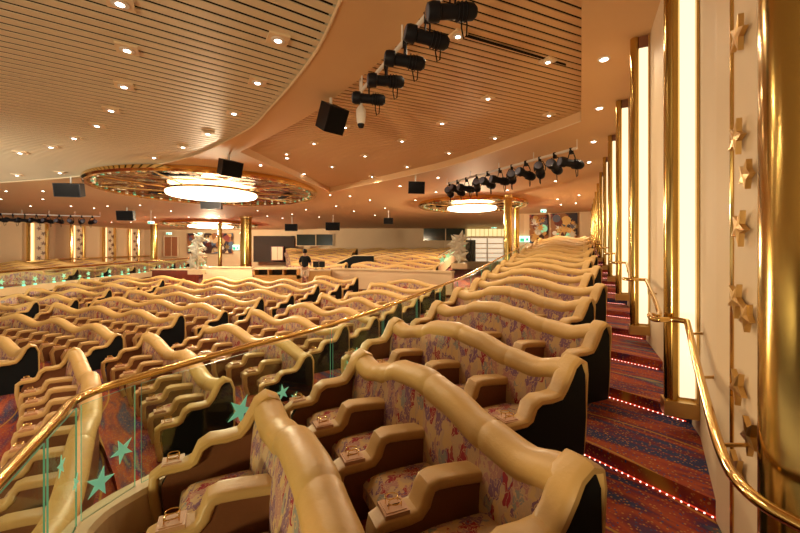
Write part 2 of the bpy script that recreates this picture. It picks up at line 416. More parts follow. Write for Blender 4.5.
# handrail on the right wall
t = thing('wall_handrail', (1.1, 2.0, 1.0), 'polished brass handrail on the right wall stepping up around the lit fins', 'handrail')
hp = [(.90,.78,.79),(.78,.98,.785),(.68,1.128,.783),(.60,1.24,.785),(.565,1.36,.79),(.575,1.5,.785),(.60,1.7,.82),(.71,2.3,.93),(.80,2.82,1.08),(.80,2.9,1.095),(.70,2.98,1.095),(.61,3.0,1.09),(.585,3.1,1.085),(.60,3.25,1.09),(.70,3.35,1.09)]
for j in range(1, 11):
    d = fins[j]; z = 1.09+.09*(d-3.1)*.95
    hp += [(.86,d-.35,z-.02),(.84,d-.2,z),(.66,d-.13,z),(.61,d-.02,z),(.62,d+.1,z),(.72,d+.25,z)]
def smooth_path(P, n=4):
    out = []
    for i in range(len(P)-1):
        p0 = Vector(P[max(i-1,0)]); p1 = Vector(P[i]); p2 = Vector(P[i+1]); p3 = Vector(P[min(i+2,len(P)-1)])
        for k in range(n):
            u = k/n
            out.append(.5*((2*p1)+(p2-p0)*u+(2*p0-5*p1+4*p2-p3)*u*u+(3*p1-p0-3*p2+p3)*u**3))
    out.append(Vector(P[-1])); return out
P = [(wx(d,o), d, z) for o, d, z in hp]
m_ = MB(); m_.tube([rel(p,t) for p in smooth_path(P)], .021, 'brass', 14); m_.build('rail_tube', t)
for (o_, d, z) in [(.60,1.7,.82),(.71,2.3,.93),(.80,2.85,1.08)]:
    m_ = MB(); m_.tube([rel((wx(d,o_),d,z),t), rel((wx(d,o_)+.03,d,z-.07),t), rel((wx(d,XO(d)),d,z-.07),t)], .010, 'soft_brass', 8); m_.build('bracket', t)
for j in range(1, 9):
    d = fins[j]-.5; z = 1.06+.09*(d-3.1)*.95
    m_ = MB(); m_.tube([rel((wx(d,.85),d,z),t), rel((wx(d,.85),d,z-.08),t), rel((wx(d,.95),d,z-.08),t)], .010, 'soft_brass', 6); m_.build('bracket', t)

# ---------------------------------------------------------------- seating
def srect(w_, h_, n=12, e=.5):
    return [(w_/2*math.copysign(abs(math.cos(a))**e, math.cos(a)), h_/2*math.copysign(abs(math.sin(a))**e, math.sin(a))) for a in [2*PI*(k+.5)/n for k in range(n)]]
# local seat frame: +Y = forward (to the stage), X = along the row
def arm_mesh(full):
    m_ = MB()
    path = [(.02,.462),(.10,.472),(.26,.488),(.37,.494),(.42,.478),(.445,.435),(.46,.39),(.485,.362),(.53,.356),(.655,.354),(.70,.335),(.715,.28),(.71,.14),(.67,.0)]
    if not full: path = [(.02,.462),(.28,.490),(.41,.482),(.46,.375),(.66,.354),(.71,.26),(.67,.0)]
    wd = lambda i: .145 if i < len(path)*.75 else .13
    sec = srect(1, 1, 16 if full else 8, .42)
    rg = []
    for i, (y, z) in enumerate(path):
        a = path[max(i-1,0)]; b_ = path[min(i+1,len(path)-1)]
        ty, tz = b_[0]-a[0], b_[1]-a[1]; l = math.hypot(ty, tz); ty /= l; tz /= l
        ny, nz = -tz, ty                      # outward normal of the path
        th = .066
        rg.append([(sx*wd(i), y+ny*(sy*th-th*.3), z+nz*(sy*th-th*.3)) for sx, sy in sec])
    m_.rings(rg, 'arm_leather')
    # dark side panel
    pr = [(.0,.46),(.37,.45),(.41,.42),(.43,.36),(.48,.335),(.645,.33),(.685,.25),(.65,.0),(.0,.0)]
    n = len(pr)
    vs = [(-.058,y,z) for y,z in pr]+[(.058,y,z) for y,z in pr]
    m_.add(vs, [tuple(range(n)), tuple(range(2*n-1,n-1,-1))]+[(i,(i+1)%n,n+(i+1)%n,n+i) for i in range(n)], 'brown_leather')
    return m_.mesh('armrest')
def cup_mesh():
    m_ = MB()
    m_.box((-.062,.53,.364),(.062,.66,.386),'tray_wood'); m_.box((-.05,.543,.386),(.05,.65,.390),'tray_wood')
    for sx in (-.024, .024):
        m_.tube([(sx+.026*math.cos(2*PI*k/12), .595+.034*math.sin(2*PI*k/12), .42) for k in range(12)], .0028, 'brass', 5, True)
        m_.tube([(sx,.561,.386),(sx,.561,.42)], .0028, 'brass', 4)
        m_.tube([(sx,.629,.386),(sx,.629,.42)], .0028, 'brass', 4)
    m_.tube([(.0,.561,.392),(0,.629,.392)], .003, 'brass', 4)
    return m_.mesh('cup_holder')
def cushion_mesh():
    m_ = MB(); nx, ny = 9, 9; w2, l = .235, .52
    top = []
    for j in range(ny+1):
        v = -1+2*j/ny
        for i in range(nx+1):
            u = -1+2*i/nx
            e = (1-abs(u)**4)*(1-abs(v)**4)
            top.append((u*w2, .31+v*l/2, .215+.085*e**.45+.015*math.cos(u*1.4)))
    bot = [(x, y, .14) for x, y, z in top]
    n = nx+1; fs = []
    for j in range(ny):
        for i in range(nx): a = j*n+i; fs.append((a,a+1,a+n+1,a+n))
    m_.add(top, fs, 'fabric')
    per = [i for i in range(n)]+[j*n+nx for j in range(1,ny+1)]+[ny*n+i for i in range(nx-1,-1,-1)]+[j*n for j in range(ny-1,0,-1)]
    k = len(per)
    m_.add([top[i] for i in per]+[bot[i] for i in per], [(i,(i+1)%k,k+(i+1)%k,k+i) for i in range(k)]+[tuple(range(k,2*k))], 'fabric')
    m_.box((-.245,.10,.03),(.245,.52,.15),'brown_leather')
    return m_.mesh('seat_cushion', ang=70)
ARM = arm_mesh(True); ARML = arm_mesh(False); CUP = cup_mesh(); CUSH = cushion_mesh()
def end_mesh(out):
    # black side with a padded leather edge that runs from the roll down to the armrest
    m_ = MB()
    pr = [(-.08,.0),(-.105,.30),(-.095,.68),(-.02,.73),(.05,.69),(.15,.51),(.22,.475),(.38,.46),(.47,.37),(.62,.33),(.66,.25),(.64,.0)]
    n = len(pr)
    vs = [(-.03,y,z) for y,z in pr]+[(.03,y,z) for y,z in pr]
    m_.add(vs, [(tuple(range(n)) if out < 0 else tuple(range(2*n-1,n-1,-1)))]+[(i,(i+1)%n,n+(i+1)%n,n+i) for i in range(n)], 'black_panel')
    m_.add(vs, [(tuple(range(n)) if out > 0 else tuple(range(2*n-1,n-1,-1)))], 'brown_leather')
    return m_.mesh('end_panel')
def end_edge():
    m_ = MB()
    path = [(-.085,.0),(-.11,.2),(-.115,.45),(-.11,.62),(-.07,.715),(.0,.74),(.06,.70),(.095,.63),(.14,.55),(.185,.50),(.27,.49),(.37,.494),(.43,.46),(.465,.38),(.50,.36),(.55,.356),(.655,.352),(.70,.325),(.705,.2),(.67,0)]
    wds = [.05,.055,.06,.09,.14,.165,.165,.16,.15,.155,.155,.155,.155,.15,.14,.13,.12,.115,.10,.09,.085]
    sec = srect(1, 1, 12, .6); rg = []
    for i, (y, z) in enumerate(path):
        a = path[max(i-1,0)]; b_ = path[min(i+1,len(path)-1)]
        ty, tz = b_[0]-a[0], b_[1]-a[1]; l = math.hypot(ty, tz); ty /= l; tz /= l
        ny, nz = -tz, ty; th = .06 if i > 4 else .03
        rg.append([(sx*wds[i]-.03, y+ny*(sy*th), z+nz*(sy*th)) for sx, sy in sec])
    m_.rings(rg, 'leather')
    return m_.mesh('padded_edge')
ENDP = {1: end_mesh(-1), -1: end_mesh(1)}; ENDE = end_edge()

def bench(r, a0, a1, z, lod, label, group, wave, sw=.57, n=None, dr=0):
    """curved bench row on radius r from angle a0 (right end) to a1 (left end)."""
    L_ = r*(a1-a0); n = n or max(1, round(L_/sw))
    am = (a0+a1)/2
    rx, ry = pol(r, am)
    root = thing('theater_bench_row', (rx, ry, z), label, 'theater seats', group)
    def P(u, f, h):                     # u 0..1 right to left, f forward, h height
        x, y = pol(r-f+dr*(u-.5)*(1-.4*abs(u-.5)), a0+(a1-a0)*u); return (x-rx, y-ry, h)
    hh = lambda u: wave(u, L_)
    spn = 8 if lod == 0 else (5 if lod == 1 else 4)
    steps = n*spn
    if lod == 3: steps = max(8, int(L_/.28))
    # leather roll
    m_ = MB(); K = 14 if lod == 0 else (10 if lod == 1 else 7)
    rg = []; seam = 2
    for i in range(steps+1):
        u = i/steps; h = hh(u)
        sc_ = 1.0
        if lod <= 1 and i % spn == 0 and 0 < i < steps: sc_ = .95
        e = min(u, 1-u)*L_
        if lod == 0 and sc_ == .95:
            du = .012/L_
            for dd, s2 in ((-du*1.5, 1.0), (-du*.5, .955), (du*.5, .955), (du*1.5, 1.0)):
                h2 = hh(u+dd); rg.append([P(u+dd, .0++.108*s2*math.cos(2*PI*k/K), h2-.096+.098*s2*math.sin(2*PI*k/K)) for k in range(K)])
            continue
        rg.append([P(u, .0+.108*sc_*math.cos(2*PI*k/K), h-.096+.098*sc_*math.sin(2*PI*k/K)) for k in range(K)])
    m_.rings(rg, 'leather'); m_.build('leather_roll', root, ang=60)
    # upholstered back
    m_ = MB(); rows = 5 if lod <= 1 else 2
    grid = []
    for i in range(steps+1):
        u = i/steps; h = hh(u); ph = (u*n) % 1.0
        bulge = .035*math.sin(PI*ph)**.6 if lod <= 1 and 0 < ph < 1 else 0
        col_ = []
        for j in range(rows+1):
            v = j/rows
            f = .125-.035*v+bulge*math.sin(PI*min(1,v*.9+.08))
            col_.append(P(u, f, .22+(h-.12-.22)*v))
        for j in (1, 0): col_.append(P(u, -.05-.03*(1-j), [.02, h-.10][j]))
        grid.append(col_)
    nn = rows+3; fs = []; vs = [p for c in grid for p in c]; fb = []
    for i in range(steps):
        for j in range(rows): fs.append((i*nn+j,(i+1)*nn+j,(i+1)*nn+j+1,i*nn+j+1))
        for j in (rows, rows+1): fb.append((i*nn+j,(i+1)*nn+j,(i+1)*nn+j+1,i*nn+j+1))
    o = len(m_.v); m_.add(vs, fs, 'fabric'); kb = m_.mi('brown_leather')
    for f in fb: m_.f.append(tuple(q+o for q in f)); m_.m.append(kb)
    for i in (0, steps): m_.f.append(tuple(o+i*nn+j for j in range(nn))); m_.m.append(kb)
    m_.build('upholstered_back', root, ang=60)
    # seats
    if lod <= 1:
        for i in range(n):
            u = (i+.5)/n; a = a0+(a1-a0)*u
            inst(CUSH, 'seat_cushion', root, P(u, 0, 0), a+PI/2-.15)
    else:
        m_ = MB(); rg = []
        for i in range(steps+1):
            u = i/steps
            rg.append([P(u,.06,.05),P(u,.5,.05),P(u,.54,.22),P(u,.5,.30),P(u,.06,.29)])
        m_.rings(rg, 'fabric'); m_.build('seat_cushion', root, ang=50)
    if lod <= 2:
        for i in range(1, n):
            u = i/n; a = a0+(a1-a0)*u
            ar = inst(ARM if lod == 0 else ARML, 'armrest', root, P(u, 0, 0), a+PI/2-.15)
            if lod <= 1: inst(CUP, 'cup_holder', ar)
    # ends
    for u, sgn in ((0, 1), (1, -1)):
        if lod == 3 and u == 1: continue
        a = a0+(a1-a0)*u; h = hh(u); k = (h+.01)/.75
        o = inst(ENDP[sgn], 'end_panel', root, P(u, 0, 0), a+PI/2-.15); o.scale = (1, 1, k)
        q = inst(ENDE, 'padded_edge', o); q.location = (.03 if sgn < 0 else .03, 0, 0)
        if lod <= 1: 
            c = inst(CUP, 'cup_holder', o); c.location = (.03 if u == 0 else .03, 0, -.0)
    return root
# wave shapes
def wave_right(u, L_):
    # profile read along a four seat row, right end to left end
    P_ = [(0,.755),(.05,.735),(.13,.69),(.26,.72),(.42,.80),(.55,.84),(.68,.82),(.80,.73),(.90,.68),(1,.73)]
    for (a, ha), (b_, hb) in zip(P_[:-1], P_[1:]):
        if u <= b_+1e-9:
            t_ = max(0, min(1, (u-a)/(b_-a))); t_ = t_*t_*(3-2*t_); return ha+(hb-ha)*t_
    return P_[-1][1]
def wave_long(shift, per=1.9, amp=.08, base=.735):
    def fn(u, L_):
        n = max(1, round(L_/per)); 
        return base+amp*math.cos(2*PI*u*n+shift)
    return fn
# right raised block
pend = [.10,.03,-.05,.18,.08,.28,.14,.32,.18,.34,.22,.34,.22,.36,.24,.36,.24,.36,.24,.36,.24]
for k in range(0, 19):
    r = [18.38, 19.42][k] if k < 2 else 20.46+DR*(k-2)
    if k == 0: a0 = ang_on_line(r, .15)
    a0 = ang_on_line(r, pend[k]); a1 = ang_on_line(r, [-2.15,-1.9,-2.1,-1.92][k] if k < 4 else -1.95+(.08 if k % 2 else 0))
    lod = 0 if k < 5 else (1 if k < 9 else 2)
    bench(r, a0, a1, zr(r-.1), lod, 'bench row with leaf patterned seats beside the stepped aisle, %s from the camera' % ORD[k],
          'bench rows of the raised right block', wave_right, .66, 4, [.3, .15, 0][min(k, 2)])
# left main floor, block by the glass rail, and blocks across the radial aisles
for k in range(0, 9):
    r = (LRS+[26.95])[k]
    pR = -3.5 if k == 0 else (-3.95 if k < 3 else -4.1)
    a0 = ang_on_line(r, pR) if k else math.radians(35.5)
    a1 = math.radians(54.6)
    bench(r, a0, a1, zl(r-.1), 0 if k < 3 else 1, 'tan bench row on the lower floor just beyond the glass rail, %s from the front' % ORD[k],
          'bench rows beyond the glass rail', wave_long([0,.6,3.4,.5,2.5,.2,3,1,2.4][k]), dr=[.85,.3,0][min(k,2)])
    a0 = math.radians(58.0); a1 = math.radians(73.6 if k < 8 else 62.3)
    bench(r, a0, a1, zl(r-.1), 1 if k < 4 else 2, 'tan bench row in the middle of the lower floor, %s from the front' % ORD[k],
          'bench rows in the middle of the lower floor', wave_long([.4,2.6,0,3,.8,2.2,.3,2.9,1.2][k]))
    if 1 <= k < 8:
        a0 = math.radians(76.2); a1 = math.acos((-14.0-CX-.25*(k-4)*0)/r) if k > 2 else math.radians(82)
        bench(r, a0, a1, zl(r-.1), 2, 'tan bench row at the far left of the lower floor, %s from the front' % ORD[k-1],
              'bench rows at the far left', wave_long([.4,2.6,0,3,.8,2.2,.3,2.9,1.2][k]))
# rear tier
ra = math.radians
rt = MB(); NB = 13
rear_r = [30.3+1.55*j for j in range(NB)]
rear_z = [.34+.10*j for j in range(NB)]
WALLR = 28.9
for j in range(NB):
    r0 = WALLR if j == 0 else rear_r[j]-.85; r1 = rear_r[j]+.70 if j < NB-1 else rear_r[j]+2.2
    terrace(rt, r0, r1, rear_z[j], lambda rr: ang_on_px(rr, 452), lambda rr: ang_on_px(rr, 289), n=16)
struct(rt, 'floor_rear')
for j in range(NB):
    r = rear_r[j]; z = rear_z[j]
    a0 = ang_on_px(r, 345+j*1.0); a1 = ang_on_px(r, 292-j*.5)
    bench(r, a0, a1, z, 3, 'small distant bench row on the rear tier left of its stairway, %s up' % ORD[j], 'rear tier rows left of the stairway', wave_long(j*1.7, 2.4, .08))
    a0 = ang_on_px(r, 436+j*2.0); a1 = ang_on_px(r, 352+j*1.0)
    bench(r, a0, a1, z, 3, 'small distant bench row on the rear tier right of its stairway, %s up' % ORD[j], 'rear tier rows right of the stairway', wave_long(j*1.3+1, 2.4, .08))
# low wall in front of the rear tier
def arcwall(name, r, px0, px1, z0, z1, th, mat, label, cat, top=None, n=20):
    a0 = ang_on_px(r, px1); a1 = ang_on_px(r, px0); x0, y0 = pol(r, (a0+a1)/2)
    root = thing(name, (x0, y0, z0), label, cat)
    m_ = MB(); rg = []
    for i in range(n+1):
        a = a0+(a1-a0)*i/n; p = pol(r, a); q = pol(r+th, a)
        rg.append([(p[0]-x0,p[1]-y0,0),(q[0]-x0,q[1]-y0,0),(q[0]-x0,q[1]-y0,z1-z0),(p[0]-x0,p[1]-y0,z1-z0)])
    m_.rings(rg, mat); m_.build('wall_panel', root, smooth=False)
    if top:
        m_ = MB(); rg = []
        for i in range(n+1):
            a = a0+(a1-a0)*i/n; p = pol(r-.05, a); q = pol(r+th+.05, a)
            rg.append([(p[0]-x0,p[1]-y0,z1-z0),(q[0]-x0,q[1]-y0,z1-z0),(q[0]-x0,q[1]-y0,z1-z0+.07),(p[0]-x0,p[1]-y0,z1-z0+.07)])
        m_.rings(rg, top); m_.build('top_ledge', root, smooth=False)
    return root
arcwall('low_wall', 28.55, 203, 252, 0.1, .93, .15, 'wall_tan', 'low tan wall with pale ledge left of the sound booth', 'low wall', 'curb_cream')
arcwall('low_wall', 28.55, 331, 452, 0.1, .93, .15, 'wall_tan', 'long low tan wall right of the sound booth below the rear seats', 'low wall', 'curb_cream')
arcwall('low_wall', 28.3, 152, 196, 0.1, .80, .2, 'mahogany', 'low dark mahogany wall at the left beside the white star sculpture', 'low wall', 'curb_cream')

# ---------------------------------------------------------------- glass balustrade beside the raised block
t = thing('glass_balustrade', (*asl(1.0, PL), .1), 'brass topped glass balustrade with mint stars curving past the nearest seats', 'balustrade')
# path of curb: comes from the camera side, turns and follows the aisle
rail_pts = [(-.95,.40,.80),(-1.17,.85,.80),(-1.42,1.35,.80),(-1.67,1.85,.80),(-1.795,2.12,.80),(-1.73,2.45,.80),(-1.30,3.25,.82),(-.75,4.10,.85),(0,5.45,.93),(.75,6.95,1.04),(1.5,8.5,1.15)]
for s_ in (11.5, 13.5, 16, 19):
    x_, y_ = asl(s_, -2.28); rail_pts.append((x_, y_, 1.15+.094*(s_-8.35)))
def curb_z(x, y):
    s_ = x*AX+y*AY
    return .10 if s_ < 2.5 else (.10+.045*(s_-2.5) if s_ < 5 else .2125+.094*(s_-5))
sp_ = smooth_path(rail_pts, 5)
m_ = MB(); m_.tube([rel(p,t) for p in sp_], .025, 'brass', 12); m_.build('handrail', t)
# curb
m_ = MB(); rg = []
curb = [(p[0], p[1]) for p in smooth_path([(x, y, 0) for x, y, z in rail_pts], 5)]
for i, (x, y) in enumerate(curb):
    a = Vector(curb[max(i-1,0)]); b_ = Vector(curb[min(i+1,len(curb)-1)]); d = (b_-a).normalized(); nx_, ny_ = d.y, -d.x
    z = curb_z(x, y)
    rg.append([rel((x+nx_*o_, y+ny_*o_, zz), t) for o_, zz in ((-.07,-1),(.10,-1),(.10,z-.03),(.08,z),(-.05,z),(-.07,z-.03))])
m_.rings(rg, 'curb_cream'); m_.build('curb', t, smooth=False)
# panels
segs = []
tot = 0; acc = [0]
for i in range(1, len(curb)): tot += (Vector(curb[i])-Vector(curb[i-1])).length; acc.append(tot)
def curb_at(l):
    for i in range(1, len(curb)):
        if acc[i] >= l:
            u = (l-acc[i-1])/(acc[i]-acc[i-1]); x = curb[i-1][0]*(1-u)+curb[i][0]*u; y = curb[i-1][1]*(1-u)+curb[i][1]*u
            d = (Vector(curb[i])-Vector(curb[i-1])).normalized(); rz = sp_[i-1].z*(1-u)+sp_[i].z*u
            return x, y, d, rz
    return curb[-1][0], curb[-1][1], d, sp_[-1].z
l = .20; q = 0
plen = [1.28,.44,.38,1.9]+[1.05]*15
STARS = {0: [(.8,.3,.07)], 1: [(.35,.46,.055),(.9,.26,.05)], 2: [(.3,.16,.09),(.72,.28,.08)], 3: [(.40,.2,.13),(.64,.2,.08),(.72,.1,.06)]}
for pl_ in plen:
    if l+pl_ > tot: break
    x0, y0, d0, r0 = curb_at(l+.02); x1, y1, d1, r1 = curb_at(l+pl_-.02)
    z0, z1 = curb_z(x0,y0), curb_z(x1,y1)
    dd = (Vector((x1,y1))-Vector((x0,y0))).normalized(); nn_ = Vector((dd.y,-dd.x))*.004
    m_ = MB()
    A = [(x0,y0,z0),(x1,y1,z1),(x1,y1,r1-.045),(x0,y0,r0-.045)]
    vs = [rel((p[0]-nn_.x,p[1]-nn_.y,p[2]),t) for p in A]+[rel((p[0]+nn_.x,p[1]+nn_.y,p[2]),t) for p in A]
    m_.add(vs, [(0,1,2,3),(7,6,5,4)], 'clear_glass'); m_.add(vs, [(0,1,5,4),(1,2,6,5),(2,3,7,6),(3,0,4,7)], 'glass_edge')
    g = m_.build('glass_panel', t, smooth=False)
    # etched stars
    for c, (u, hz, rad) in enumerate(STARS.get(q, [(.2+.07*(q % 3), .17+.05*(q % 2), .085), (.42, .30, .05), (.75-.05*(q % 2), .22, .095)])):
        x = x0+(x1-x0)*u; y = y0+(y1-y0)*u; z = z0+(z1-z0)*u+hz
        frm = Matrix(((dd.x,0,dd.y,0),(dd.y,0,-dd.x,0),(0,1,0,0),(0,0,0,1)))
        Mx = Matrix.Translation(rel((x+dd.y*.008,y-dd.x*.008,z),t)) @ frm @ Matrix.Rotation(.25+1.9*c+q, 4, 'Z')
        s_ = MB(); s_.star(Mx, rad, rad*.36, .003, 'mint_star', 5)
        so = s_.build('etched_star', g, smooth=False); so['label'] = 'mint green etched star'
    l += pl_; q += 1

# ---------------------------------------------------------------- ceilings
def poly_clip_lines(poly, ang, pitch, wid):
    """parallel bands clipped to a polygon; yields quads"""
    c, s_ = math.cos(ang), math.sin(ang)
    R = [(x*c+y*s_, -x*s_+y*c) for x, y in poly]
    def cross(v):
        xs = []
        for i in range(len(R)):
            (x0,y0),(x1,y1) = R[i], R[(i+1)%len(R)]
            if (y0-v)*(y1-v) < 0: xs.append(x0+(x1-x0)*(v-y0)/(y1-y0))
        return sorted(xs)
    v = min(p[1] for p in R)+.02; out = []
    while v+wid < max(p[1] for p in R):
        a = cross(v); b_ = cross(v+wid)
        if len(a) == len(b_):
            for i in range(0, len(a)-1, 2):
                q = [(a[i],v),(a[i+1],v),(b_[i+1],v+wid),(b_[i],v+wid)]
                out.append([(x*c-y*s_, x*s_+y*c) for x, y in q])
        v += pitch
    return out
def cplan(pts, z): return [onz(px, py, z)[:2] for px, py in pts]
def cr2(P, n=6): return [(p.x, p.y) for p in smooth_path([(x, y, 0) for x, y in P], n)]
edgeL = cr2(cplan([(340.5,0),(312,57),(270,108),(240,133.5),(174,161),(81,176),(0,182.5)], ZCEIL), 6)
x1_, y1_ = edgeL[0]
polyL = [(-.55,-4),(-.30,-1),(-.32,2)]+edgeL+[(-30,17),(-34,-4)]
edgeR = cr2(cplan([(581,121),(555,130.5),(502,149),(450,166),(400,177.5),(330,192)], ZCEIL), 6)
edgeF = cr2(cplan([(240,152),(300,121),(345,90),(372,68),(405,37),(432,0)], ZCEIL), 6)
polyR = edgeR+[(-6.6,19.0),(-6.9,15)]+edgeF[:]+[(.62,2.5),(.9,-4),(-1.9+0,-4)]
polyR = edgeR+edgeF+[(.62,2.2),(.85,-1),(1.0,-4)]+[(-4*.4737,-4)]
# keep the right edge on the aisle line
polyR = edgeR+edgeF+[(.60,3.2),(.66,1.6)]+[(.4737*1.6+.02,1.6)]
RZ = ZCEIL+.22
def inside_poly(p, poly):
    c = False
    for i in range(len(poly)):
        (xa,ya),(xb,yb) = poly[i], poly[i-1]
        if (ya > p[1]) != (yb > p[1]) and p[0] < (xb-xa)*(p[1]-ya)/(yb-ya)+xa: c = not c
    return c
def fill_ceiling():
    bm = bmesh.new()
    def loop(pts):
        vs = [bm.verts.new((x, y, ZCEIL)) for x, y in pts]
        for i in range(len(vs)): bm.edges.new((vs[i], vs[(i+1) % len(vs)]))
    loop([(-75,-14),(14,-14),(40,70),(-75,70)])
    loop(polyL); loop(polyR)
    bmesh.ops.triangle_fill(bm, use_beauty=True, use_dissolve=False, edges=bm.edges[:])
    # drop faces that fell into the slatted areas
    bad = [f for f in bm.faces if inside_poly(f.calc_center_median(), polyL) or inside_poly(f.calc_center_median(), polyR)]
    bmesh.ops.delete(bm, geom=bad, context='FACES_ONLY')
    me = bpy.data.meshes.new('ceiling'); bm.to_mesh(me); bm.free(); me.materials.append(MAT['plain_ceiling'])
    o = bpy.data.objects.new('ceiling', me); COL.objects.link(o); o['kind'] = 'structure'
fill_ceiling()
# outer skin of the ceiling
mb = MB(); mb.box((-75,-14,5.2),(45,70,5.3),'shade_black'); struct(mb, 'ceiling_void')
mb = MB()
for q in poly_clip_lines(polyL, math.radians(35), .20, .145): mb.prism(q, ZCEIL+.02, ZCEIL+.032, 'slat_left')
o = struct(mb, 'ceiling_slats')
mb = MB()
for q in poly_clip_lines(polyR, math.radians(24), .152, .112): mb.prism(q, RZ, RZ+.012, 'slat_right')
o = struct(mb, 'ceiling_slats')
mb = MB()
mb.prism(polyL, ZCEIL+.16, ZCEIL+.17, 'shade_black'); mb.prism(polyR, RZ+.12, RZ+.13, 'shade_black'); struct(mb, 'ceiling_backing')  # dark sheets above the slats, shade put into their colour
# upstands and trims
mb = MB()
def ribbon(mb, pts, z0, z1, mat, closed=True):
    n = len(pts)
    vs = [(x,y,z0) for x,y in pts]+[(x,y,z1) for x,y in pts]
    mb.add(vs, [(i,(i+1)%n,n+(i+1)%n,n+i) for i in range(n if closed else n-1)], mat)
ribbon(mb, polyR, ZCEIL, RZ+.12, 'plain_ceiling'); ribbon(mb, polyL, ZCEIL, ZCEIL+.16, 'slat_left')
struct(mb, 'ceiling_upstand')
mb = MB(); mb.tube([(x,y,ZCEIL-.004) for x,y in edgeL], .022, 'cream_trim', 6); struct(mb, 'trim_1')
mb = MB(); mb.tube([(x,y,ZCEIL-.002) for x,y in edgeR], .014, 'cream_trim', 6); struct(mb, 'trim_2')

# downlights
plate = MB(); plate.box((-.14,-.14,-.03),(.14,.14,0),'cream_trim'); plate.lathe([(.075,-.045),(.095,-.04),(.095,-.03)],'white_metal',(0,0,0),16); PLATE = plate.mesh('trim_plate')
ringm = MB(); ringm.lathe([(.06,-.012),(.085,-.010),(.09,0)],'white_metal',(0,0,0),14); RING = ringm.mesh('trim_ring')
bulb = MB(); bulb.lathe([(.0,-.052),(.04,-.050),(.048,-.044),(.048,-.035)],'down_glow',(0,0,0),14); BULB = bulb.mesh('lamp_glass')
bulb2 = MB(); bulb2.lathe([(.0,-.020),(.05,-.018),(.06,-.010)],'down_glow',(0,0,0),12); BULB2 = bulb2.mesh('lamp_glass')
def downlight(px, py, z, square, label, group, power=0, sc=1):
    if z == ZCEIL and inside_poly(onz(px, py, z), polyR): z = RZ
    x, y, _ = onz(px, py, z)
    t = thing('downlight', (x, y, z), label, 'downlight', group, math.radians(30))
    inst(PLATE if square else RING, 'trim_plate' if square else 'trim_ring', t); inst(BULB if square else BULB2, 'lamp_glass', t)
    t.scale = (sc, sc, 1)
    if power:
        l = lamp('downlight_bulb', 'SPOT', (x, y, z-.07), power, WARM, .05, 150, .5, (x, y, 0))
lineA = [(120,1),(127,48),(124,85),(111,109),(97,124.5),(74,137),(51,146),(20,152)]
lineB = [(278,38),(257.5,81),(234,112),(208,132.6),(183,146),(154,156.6)]
for i, (px, py) in enumerate(lineA): downlight(px, py, ZCEIL+.02, True, 'square plated downlight in the left slatted ceiling, outer line, %s from the top edge' % ORD[i], 'downlights in the left slatted ceiling', 85)
for i, (px, py) in enumerate(lineB): downlight(px, py, ZCEIL+.02, True, 'square downlight in the left slatted ceiling beside its curved edge, %s from the top' % ORD[i], 'downlights in the left slatted ceiling', 85)
for i, (px, py) in enumerate([(60,172),(17,174.5)]): downlight(px, py, ZCEIL+.02, True, 'downlight at the low end of the left slatted ceiling, %s left of the mirrored ring' % ORD[i], 'downlights in the left slatted ceiling', 60)
lineC = [(458,34),(548,60),(488,97),(549,114),(442,122),(495,137),(402,140),(345,126),(449,152),(365,155),(314,142.5),(407,166),(286.5,153),(332,166),(372,176)]
for i, (px, py) in enumerate(lineC): downlight(px, py, RZ, True, 'square plated downlight in the right slatted ceiling, %s nearest the camera' % ORD[i], 'downlights in the right slatted ceiling', 70 if i < 9 else 50, .75)
lineD = [(604,59),(599.5,108),(593.6,141.5),(589,162)]
for i, (px, py) in enumerate(lineD): downlight(px, py, ZCEIL, False, 'round downlight in the plain ceiling beside the wall fins, %s from the camera' % ORD[i], 'downlights beside the wall fins', 45)
lineE = [(438,177.5),(507.5,190),(555.5,181),(561,165),(557.5,199),(561,204.5),(436,192),(400,186),(415.5,200),(579,195),(576,203),(287,158),(260.5,165),(304,174),(340,186),(71,206),(94,208),(111.5,222),(189,217),(219,216),(6,191),(43,191),(1,199),(43,199),(30.5,206),(107.5,206),(140,205),(131,222),(155,217),(171,211),(242,219),(257.5,210.5),(267.5,216),(282.5,218),(306,209.5),(319,217),(336,206),(354,211),(292,214),(370,200),(385,208),(350,196),(375,215),(300,200),(330,195)]
for i, (px, py) in enumerate(sorted(lineE)): downlight(px, py, ZCEIL, False, 'small round downlight in the plain rear ceiling, %d%s counting from the left edge' % (i+1, 'st' if i % 10 == 0 and i != 10 else 'nd' if i % 10 == 1 and i != 11 else 'rd' if i % 10 == 2 and i != 12 else 'th'), 'small downlights in the rear ceiling', 150 if i % 2 == 0 else 0, .85)

